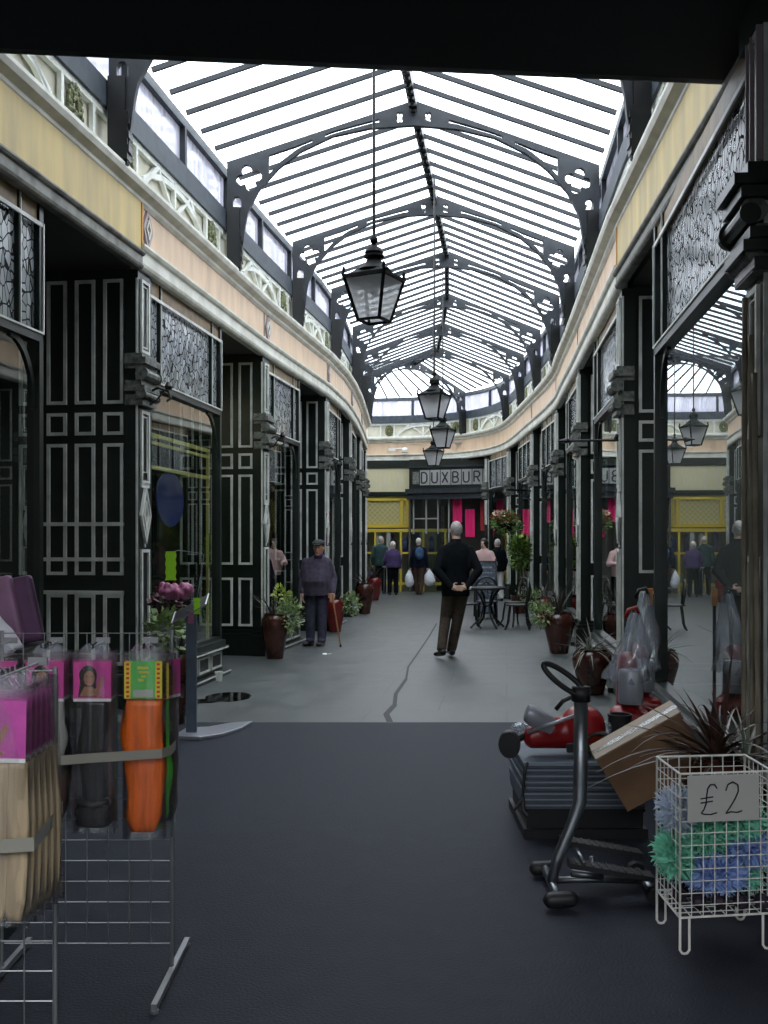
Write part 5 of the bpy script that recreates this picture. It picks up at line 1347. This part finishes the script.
def feather(c,rad,n,L,matn,seed,label):
    rr=random.Random(seed); m=MB().use(matn); c=Vector(c)
    for k in range(n):
        v=Vector((rr.gauss(0,1),rr.gauss(0,1),rr.gauss(0,1))).normalized(); p=c+Vector((v.x*rad[0],v.y*rad[1],v.z*rad[2]))*rr.uniform(.4,.95)
        d=(v+Vector((rr.uniform(-.5,.5),rr.uniform(-.5,.5),rr.uniform(-.5,.5)))).normalized(); s=d.orthogonal().normalized()*.005; l=L*rr.uniform(.5,1.2)
        q=p+d*l*.6+Vector((rr.uniform(-.01,.01),rr.uniform(-.01,.01),rr.uniform(-.01,.01))); e=p+d*l
        m.add([p-s*.4,p+s*.4,q+s,e,q-s],[(0,1,2,3,4)])
    m.ball(c,(rad[0]*.6,rad[1]*.6,rad[2]*.6),12,8)
    o=m.build('feather_duster',recalc=False); tag(o,label,'feather duster','feather dusters in the wire bin')
GF=None
feather((1.38,3.90,.47),(.085,.10,.06),900,.05,'feather_green',2,'green feather duster directly under the price sign')
feather((1.24,3.90,.42),(.09,.10,.06),900,.05,'feather_green',3,'green feather duster at mid height on the left of the bin')
feather((1.14,3.90,.50),(.05,.09,.08),700,.045,'feather_pale',4,'pale blue-grey feather duster poking through the left side')
feather((1.125,3.88,.34),(.05,.11,.08),800,.05,'feather_green',5,'pale green feather duster spilling through the left wires')
feather((1.28,3.86,.27),(.10,.08,.05),900,.05,'feather_blue',6,'blue feather duster low at the front of the bin')
feather((1.42,3.92,.36),(.06,.10,.06),700,.05,'feather_blue',7,'blue feather duster at the right side of the bin')
feather((1.40,3.95,.25),(.07,.10,.06),700,.05,'feather_green',8,'green feather duster low at the right of the bin')
feather((1.24,4.0,.23),(.09,.07,.05),600,.045,'feather_blue',9,'blue feather duster at the bottom back of the bin')
mb=MB().use('scarf_dark'); 
for k in range(12): mb.ball((1.15+.027*k,3.9+.08*sin(k*2.1),.175),(.03,.04,.028),8,6)
o=mb.build('dark_fur_trim'); tag(o,'dark fluffy trim lying on the floor of the wire bin','trim'); o.name='fur_boa'
# exercise stepper
r=empty('exercise_stepper',(.9,4.42,0),0,'folding steel exercise stepper with black loop handle','exercise machine')
mb=MB().use('steel'); mb.tube([(.735,4.40,.05),(.765,4.40,.16),(.835,4.42,.31),(.868,4.43,.40),(.872,4.44,.52),(.878,4.46,.86)],[.023,.024,.027,.030,.031,.031],14); mb.build('pole',None,r,smooth=True)
mb=MB().use('black_rubber'); mb.tube([(.878,4.46,.84),(.879,4.46,.905)],.042,12)
loop=[]; c=Vector((.805,4.46,.935)); ax=Vector((-.80,0,.60)).normalized(); bx=Vector((.5,.55,.66)).normalized()
for k in range(25):
    a=2*pi*k/24; loop.append(c+ax*.115*cos(a)+bx*.034*sin(a)+Vector((0,0,0)))
mb.tube(loop,.013,8,cap=False); mb.tube([Vector((.878,4.46,.88)),c-ax*.10],.016,8); mb.tube([(.86,4.46,.87),(.80,4.47,.84),(.77,4.48,.80)],.010,8); mb.build('handle',None,r,smooth=True)
mb=MB().use('steel'); mb.tube([(.738,4.22,.045),(.742,4.62,.045)],.020,10); mb.tube([(1.16,4.28,.04),(1.16,4.60,.04)],.018,10); mb.build('floor_bar',None,r,smooth=True)
for yy in (4.215,4.625): 
    mb=MB().use('black_rubber'); mb.cap((.705,yy,.04),(.785,yy,.045),.034,.034,12); mb.build('end_cap',None,r,smooth=True)
for yy in (4.27,4.61): mb=MB().use('black_rubber'); mb.tube([(1.16,yy-.02,.038),(1.16,yy+.02,.038)],.038,14); mb.build('rear_wheel',None,r,smooth=False)
mb=MB().use('steel'); mb.tube([(.75,4.42,.055),(.95,4.42,.06),(1.16,4.44,.045)],.016,8)
mb.tube([(.82,4.38,.10),(.96,4.38,.085)],.017,10); mb.tube([(.82,4.47,.12),(.98,4.47,.10)],.017,10)
mb.tube([(.86,4.30,.17),(.865,4.56,.17)],.010,8); mb.tube([(.92,4.42,.05),(.92,4.42,.16)],.012,8); mb.build('frame',None,r,smooth=True)
for yy,zz in ((4.33,.11),(4.53,.15)):
    mb=MB().use('black_rubber'); mb.bar((.80,yy,zz+.05),(1.16,yy,zz-.01),.085,.022); 
    for k in range(9): mb.bar((.83+.035*k,yy-.04,zz+.058-.006*k),(.83+.035*k,yy+.04,zz+.058-.006*k),.006,.008)
    pd=mb.build('pedal',None,r)
# stacked grey panels on black crate
r=empty('crate',(1.0,5.5,0),0,'black crate under the stacked grey panels','crate')
mb=MB().use('black_rubber')
mb.box(.73,1.38,5.22,5.86,.0,.05); mb.box(.75,1.36,5.25,5.27,.05,.145); mb.box(.75,1.36,5.81,5.83,.05,.145); mb.box(.75,.77,5.27,5.81,.05,.145); mb.box(1.34,1.36,5.27,5.81,.05,.145); mb.box(.74,1.37,5.24,5.84,.135,.15); mb.build('body',None,r)
rr=random.Random(9)
z=.15
for k in range(8):
    mb=MB().use('blue_grey_plastic'); j=rr.uniform(-.008,.008); h=.030
    mb.box(.735+j,1.365+j,5.24+j,5.84+j,z,z+h); o=mb.build('flat_panel',None,bevel=.004)
    mb=MB().use('silver_plastic'); mb.box(.74+j,1.36+j,5.235+j,5.24+j,z+h*.55,z+h*.8); mb.build('edge_strip',None,o)
    tag(o,'blue-grey flat plastic panel, %s up in the stack on the black crate'%ORD[k],'panel','flat panels in a stack'); z+=h+.0005
ztop=z
mb=MB().use('black_rubber'); mb.tube([(.75,5.22,ztop+.005),(.73,5.20,.35),(.72,5.20,.22),(.70,5.17,.20),(.67,5.15,.17)],.008,6); mb.tube([(.72,5.20,.22),(.72,5.17,.16),(.74,5.16,.14)],.012,6)
o=mb.build('black_strap'); tag(o,'black strap dangling over the left side of the panel stack','strap')
# red vacuum cleaner lying on the stack
def vac_lying(loc,rz,label):
    r=empty('vacuum_cleaner',(0,0,0),0,label,'vacuum cleaner')
    mb=MB(); mb.cap((-.16,0,.07),(.13,0,.10),.05,.085,14,5); mb.ball((.12,0,.11),(.13,.11,.10),14,10); mb.ball((-.05,0,.10),(.12,.07,.06),12,8)
    remesh(mb,'body','red_plastic',.008,2,r)
    mb=MB().use('silver_plastic'); mb.lathe([(.005,-.08),(.042,-.078),(.046,-.07),(.046,.05),(.038,.075),(.02,.08)],(-.13,-.03,.15),18,axis=Vector((-.75,0,.35))); smooth_angle(mb.build('dust_canister',None,r),40)
    mb=MB().use('black_rubber'); mb.lathe([(.01,-.03),(.055,-.028),(.06,-.02),(.06,.02),(.055,.028),(.01,.03)],(-.29,-.02,.045),20,axis=Vector((.25,1,0))); mb.tube([(-.29,-.02,.05),(-.2,0,.08)],.02,8); smooth_angle(mb.build('wheel',None,r),40)
    mb=MB().use('silver_plastic'); mb.tube([(-.2,-.06,.10),(-.05,-.10,.15),(.12,-.11,.20)],.008,8); mb.build('tube',None,r,smooth=True)
    mb=MB().use('black_rubber'); mb.box(.0,.18,-.12,-.10,.02,.06); mb.build('grip',None,r,bevel=.006)
    r.location=loc; r.rotation_euler=(0,0,rz); r.scale=(1.0,1.1,1.25); return r
vac_lying((.97,5.48,ztop+.002),radians(4),'red and silver vacuum cleaner lying on the grey panel stack, black wheel left')
# crumpled plastic and white goods on top behind
mb=MB(); rr=random.Random(3)
for k in range(9): mb.ball((.78+.06*k,5.76+rr.uniform(-.03,.03),ztop+.06+rr.uniform(0,.03)),(.06,.05,.045),10,7)
o=remesh(mb,'plastic_bag','milky_plastic',.012,0); tag(o,'crumpled clear plastic bag behind the red vacuum cleaner','bag')
# coiled black hose with yellow tag
mb=MB().use('black_rubber'); 
mb.tube([(1.16+.085*cos(a),5.34+.03*sin(a)+.005*a,ztop+.07+.055*sin(a)) for a in [2*pi*k/20 for k in range(34)]],.011,8); o=mb.build('hose',None,smooth=True); tag(o,'coiled black hose on the panel stack beside the cardboard box','hose')
mb=MB().use('card_yellow'); mb.cbox((1.17,5.36,ztop+.035),(.13,.08,.05)); o=mb.build('yellow_packet',None,bevel=.012); o.name='packet'; tag(o,'small yellow packet lying inside the coiled hose','packet')
# cardboard box, tilted
th=radians(-31); Rm=Matrix.Rotation(th,3,'Y')@Matrix.Rotation(radians(-6),3,'Z')
r=empty('cardboard_box',(1.34,5.02,0),0,'tilted brown cardboard box leaning on the panel stack by the wire bin','box')
c=Vector((1.335,5.03,.475))
mb=MB().use('cardboard'); mb.cbox(c,(.47,.26,.30),Rm); mb.build('carton',None,r,bevel=.004)
mb=MB().use('cardboard_light'); mb.cbox(c+Rm@Vector((0,0,.153)),(.475,.262,.006),Rm); mb.build('lid_flap',None,r)
mb=MB().use('milky_plastic'); mb.cbox(c+Rm@Vector((0,-.02,.157)),(.48,.06,.003),Rm); mb.build('packing_tape',None,r)
# wrapped vacuum cleaners on a low table
r=empty('low_table',(1.72,6.65,0),0,'low dark table under the wrapped vacuum cleaners','table')
mb=MB().use('dark_paint'); mb.box(1.36,1.92,6.25,7.2,.33,.36); mb.build('table_top',None,r)
for (xx,yy) in ((1.39,6.28),(1.89,6.28),(1.39,7.17),(1.89,7.17)): mb=MB().use('dark_paint'); mb.box(xx-.02,xx+.02,yy-.02,yy+.02,0,.33); mb.build('leg',None,r)
def upright_vac(x,y,z,h,label,red=True,lean=.0):
    r=empty('upright_vacuum_cleaner',(x,y,z),0,label,'vacuum cleaner','plastic-wrapped upright vacuum cleaners')
    mb=MB(); mb.cap((x-.05,y-.06,z+.06),(x+.08,y-.06,z+.06),.06,.06,12); mb.ball((x,y,z+.08),(.13,.12,.075),14,8); mb.cap((x,y+.02,z+.12),(x,y+.03,z+.42),.075,.065,12)
    remesh(mb,'body','red_plastic',.01,1,r)
    mb=MB().use('silver_plastic'); mb.lathe([(.01,0),(.075,.005),(.08,.02),(.08,.20),(.07,.22),(.01,.23)],(x,y-.06,z+.16),20); smooth_angle(mb.build('dust_canister',None,r),40)
    mb=MB().use('silver_plastic'); mb.tube([(x,y+.03,z+.40),(x+lean*.5,y+.03,z+h*.75),(x+lean,y+.02,z+h-.03)],.015,10); mb.build('handle_tube',None,r,smooth=True)
    mb=MB().use('red_plastic' if red else 'black_rubber'); mb.tube([(x+lean-.07,y,z+h-.06),(x+lean-.05,y,z+h-.005),(x+lean,y+.01,z+h+.01),(x+lean+.02,y+.02,z+h-.03)],.013,8); mb.build('handle_grip',None,r,smooth=True)
    n=14; m=MB().use('milky_plastic'); vs=[]; K=22
    for i in range(n+1):
        t=i/n; zz=z+h*.97-(h*.97-.30)*t; 
        for k in range(K):
            a=2*pi*k/K; rad=(.022+.115*t**.8)*(1+.20*sin(3*a+t*6)+.12*sin(7*a-t*5)+.08*sin(11*a+t*9)); 
            vs.append((x+lean*(1-t)+rad*cos(a),y+rad*.9*sin(a),zz+.01*sin(5*a)))
    m.add(vs,[(i*K+k,i*K+(k+1)%K,(i+1)*K+(k+1)%K,(i+1)*K+k) for i in range(n) for k in range(K)]); m.build('plastic_cover',None,r,smooth=True)
    return r
upright_vac(1.57,6.42,.36,.76,'clear-plastic-wrapped upright vacuum cleaner with red handle, left of the two',True,.05)
upright_vac(1.78,6.95,.36,.86,'taller clear-plastic-wrapped upright vacuum cleaner against the mirror-like window',False,.04)
mb=MB().use('orange_goods'); mb.box(1.87,1.91,7.1,7.13,1.10,1.22); mb.use('black_rubber'); mb.tube([(1.89,7.115,.36),(1.89,7.115,1.12)],.012,8); o=mb.build('brush_handle'); tag(o,'black handle with orange tip beside the wrapped vacuum cleaners','handle'); o.name='duster_pole'
# white carton and black bins on the floor behind the stack
mb=MB().use('silver_plastic'); mb.lathe([(.10,0),(.12,.28),(.125,.28),(.125,.30),(.11,.30)],(1.62,7.35,0),4,rot=pi/4); mb.use('black_rubber'); mb.lathe([(.13,.30),(.13,.32),(.02,.34)],(1.62,7.35,0),4,rot=pi/4); o=mb.build('storage_tub'); tag(o,'grey plastic tub standing on the paving near the pale-leaved urn','tub')
for i,(x,y,h,rr_) in enumerate(((1.42,6.02,.50,.07),(1.27,6.15,.42,.06))):
    mb=MB().use('black_rubber' if i==0 else 'blue_grey_plastic'); mb.lathe([(rr_*.8,0),(rr_,h),(rr_*1.05,h),(rr_*1.05,h+.015),(rr_*.9,h+.015),(rr_*.75,.02)],(x,y,0),20)
    o=mb.build('waste_bin'); smooth_angle(o,40); tag(o,('tall black bin standing behind the coiled hose' if i==0 else 'slim blue-grey bin behind the panel stack'),'bin')
# bamboo canes against the near right pilaster
for i,(x0,y0,x1,y1,h) in enumerate(((1.735,4.70,1.775,4.84,2.55),(1.73,4.60,1.755,4.74,2.35),(1.745,4.52,1.765,4.56,2.05),(1.715,4.77,1.775,4.92,2.75))):
    mb=MB().use('bamboo'); n=9; pts=[];rs=[]
    for k in range(n*3+1):
        t=k/(n*3); pts.append((x0+(x1-x0)*t,y0+(y1-y0)*t,.0+h*t)); rs.append(.013 if k%3 else .0155)
    mb.tube(pts,rs,8); o=mb.build('bamboo_cane',None,smooth=True); tag(o,'bamboo cane leaning on the near right pilaster, %s'%('tall rear one','second tallest one','shortest front one','tallest one close to the pilaster')[i],'cane','bamboo canes by the pilaster')
# lamp inside the second left shop
F=FL1
for u,n_ in ((1.0,-1.7),(1.8,-1.2)):
    c=F.P(u,n_,3.6)
    mb=MB().use('white_card'); mb.bar(c-F.U*.5,c+F.U*.5,.08,.05); o=mb.build('strip_light_housing'); o.name='strip_light'
    tag(o,'strip light hanging inside the left shop, %s'%('deeper one' if n_<-1.5 else 'nearer the glass'),'light','strip lights in the left shop')
    em=M.get('tube_glow')
    if not em:
        em=bpy.data.materials.new('tube_glow'); em.use_nodes=True; b=em.node_tree.nodes['Principled BSDF']; b.inputs['Emission Color'].default_value=(1,.92,.6,1); b.inputs['Emission Strength'].default_value=45; M['tube_glow']=em
    mb=MB().use('tube_glow'); mb.tube([c-F.U*.48-Vector((0,0,.045)),c+F.U*.48-Vector((0,0,.045))],.016,8); mb.build('tube',None,o)
    mb=MB().use('wire_chrome'); mb.tube([c-F.U*.3+Vector((0,0,.02)),c-F.U*.3+Vector((0,0,.53))],.004,5); mb.tube([c+F.U*.3+Vector((0,0,.02)),c+F.U*.3+Vector((0,0,.53))],.004,5); mb.build('hanger',None,o)
WORLD=4.7; EXPO=0.0
# ------------------------------------------------------------------ camera, light
cam=bpy.data.cameras.new('camera'); co=bpy.data.objects.new('camera',cam); COL.objects.link(co)
co.location=(0,0,1.55); co.rotation_euler=(pi/2,0,0); cam.sensor_fit='AUTO'; cam.sensor_width=36; cam.lens=1000/1024*36; cam.shift_y=30/1024; cam.clip_start=.05; cam.clip_end=200
SC.camera=co
w=bpy.data.worlds.new('world'); SC.world=w; w.use_nodes=True
bg=w.node_tree.nodes['Background']; bg.inputs[0].default_value=(.88,.93,1,1); bg.inputs[1].default_value=WORLD
SC.view_settings.view_transform='Standard'; SC.view_settings.look='None'; SC.view_settings.gamma=1; SC.view_settings.exposure=EXPO; SC.view_settings.use_curve_mapping=False
SC.cycles.max_bounces=8; SC.cycles.transparent_max_bounces=24; SC.cycles.diffuse_bounces=4; SC.cycles.glossy_bounces=3
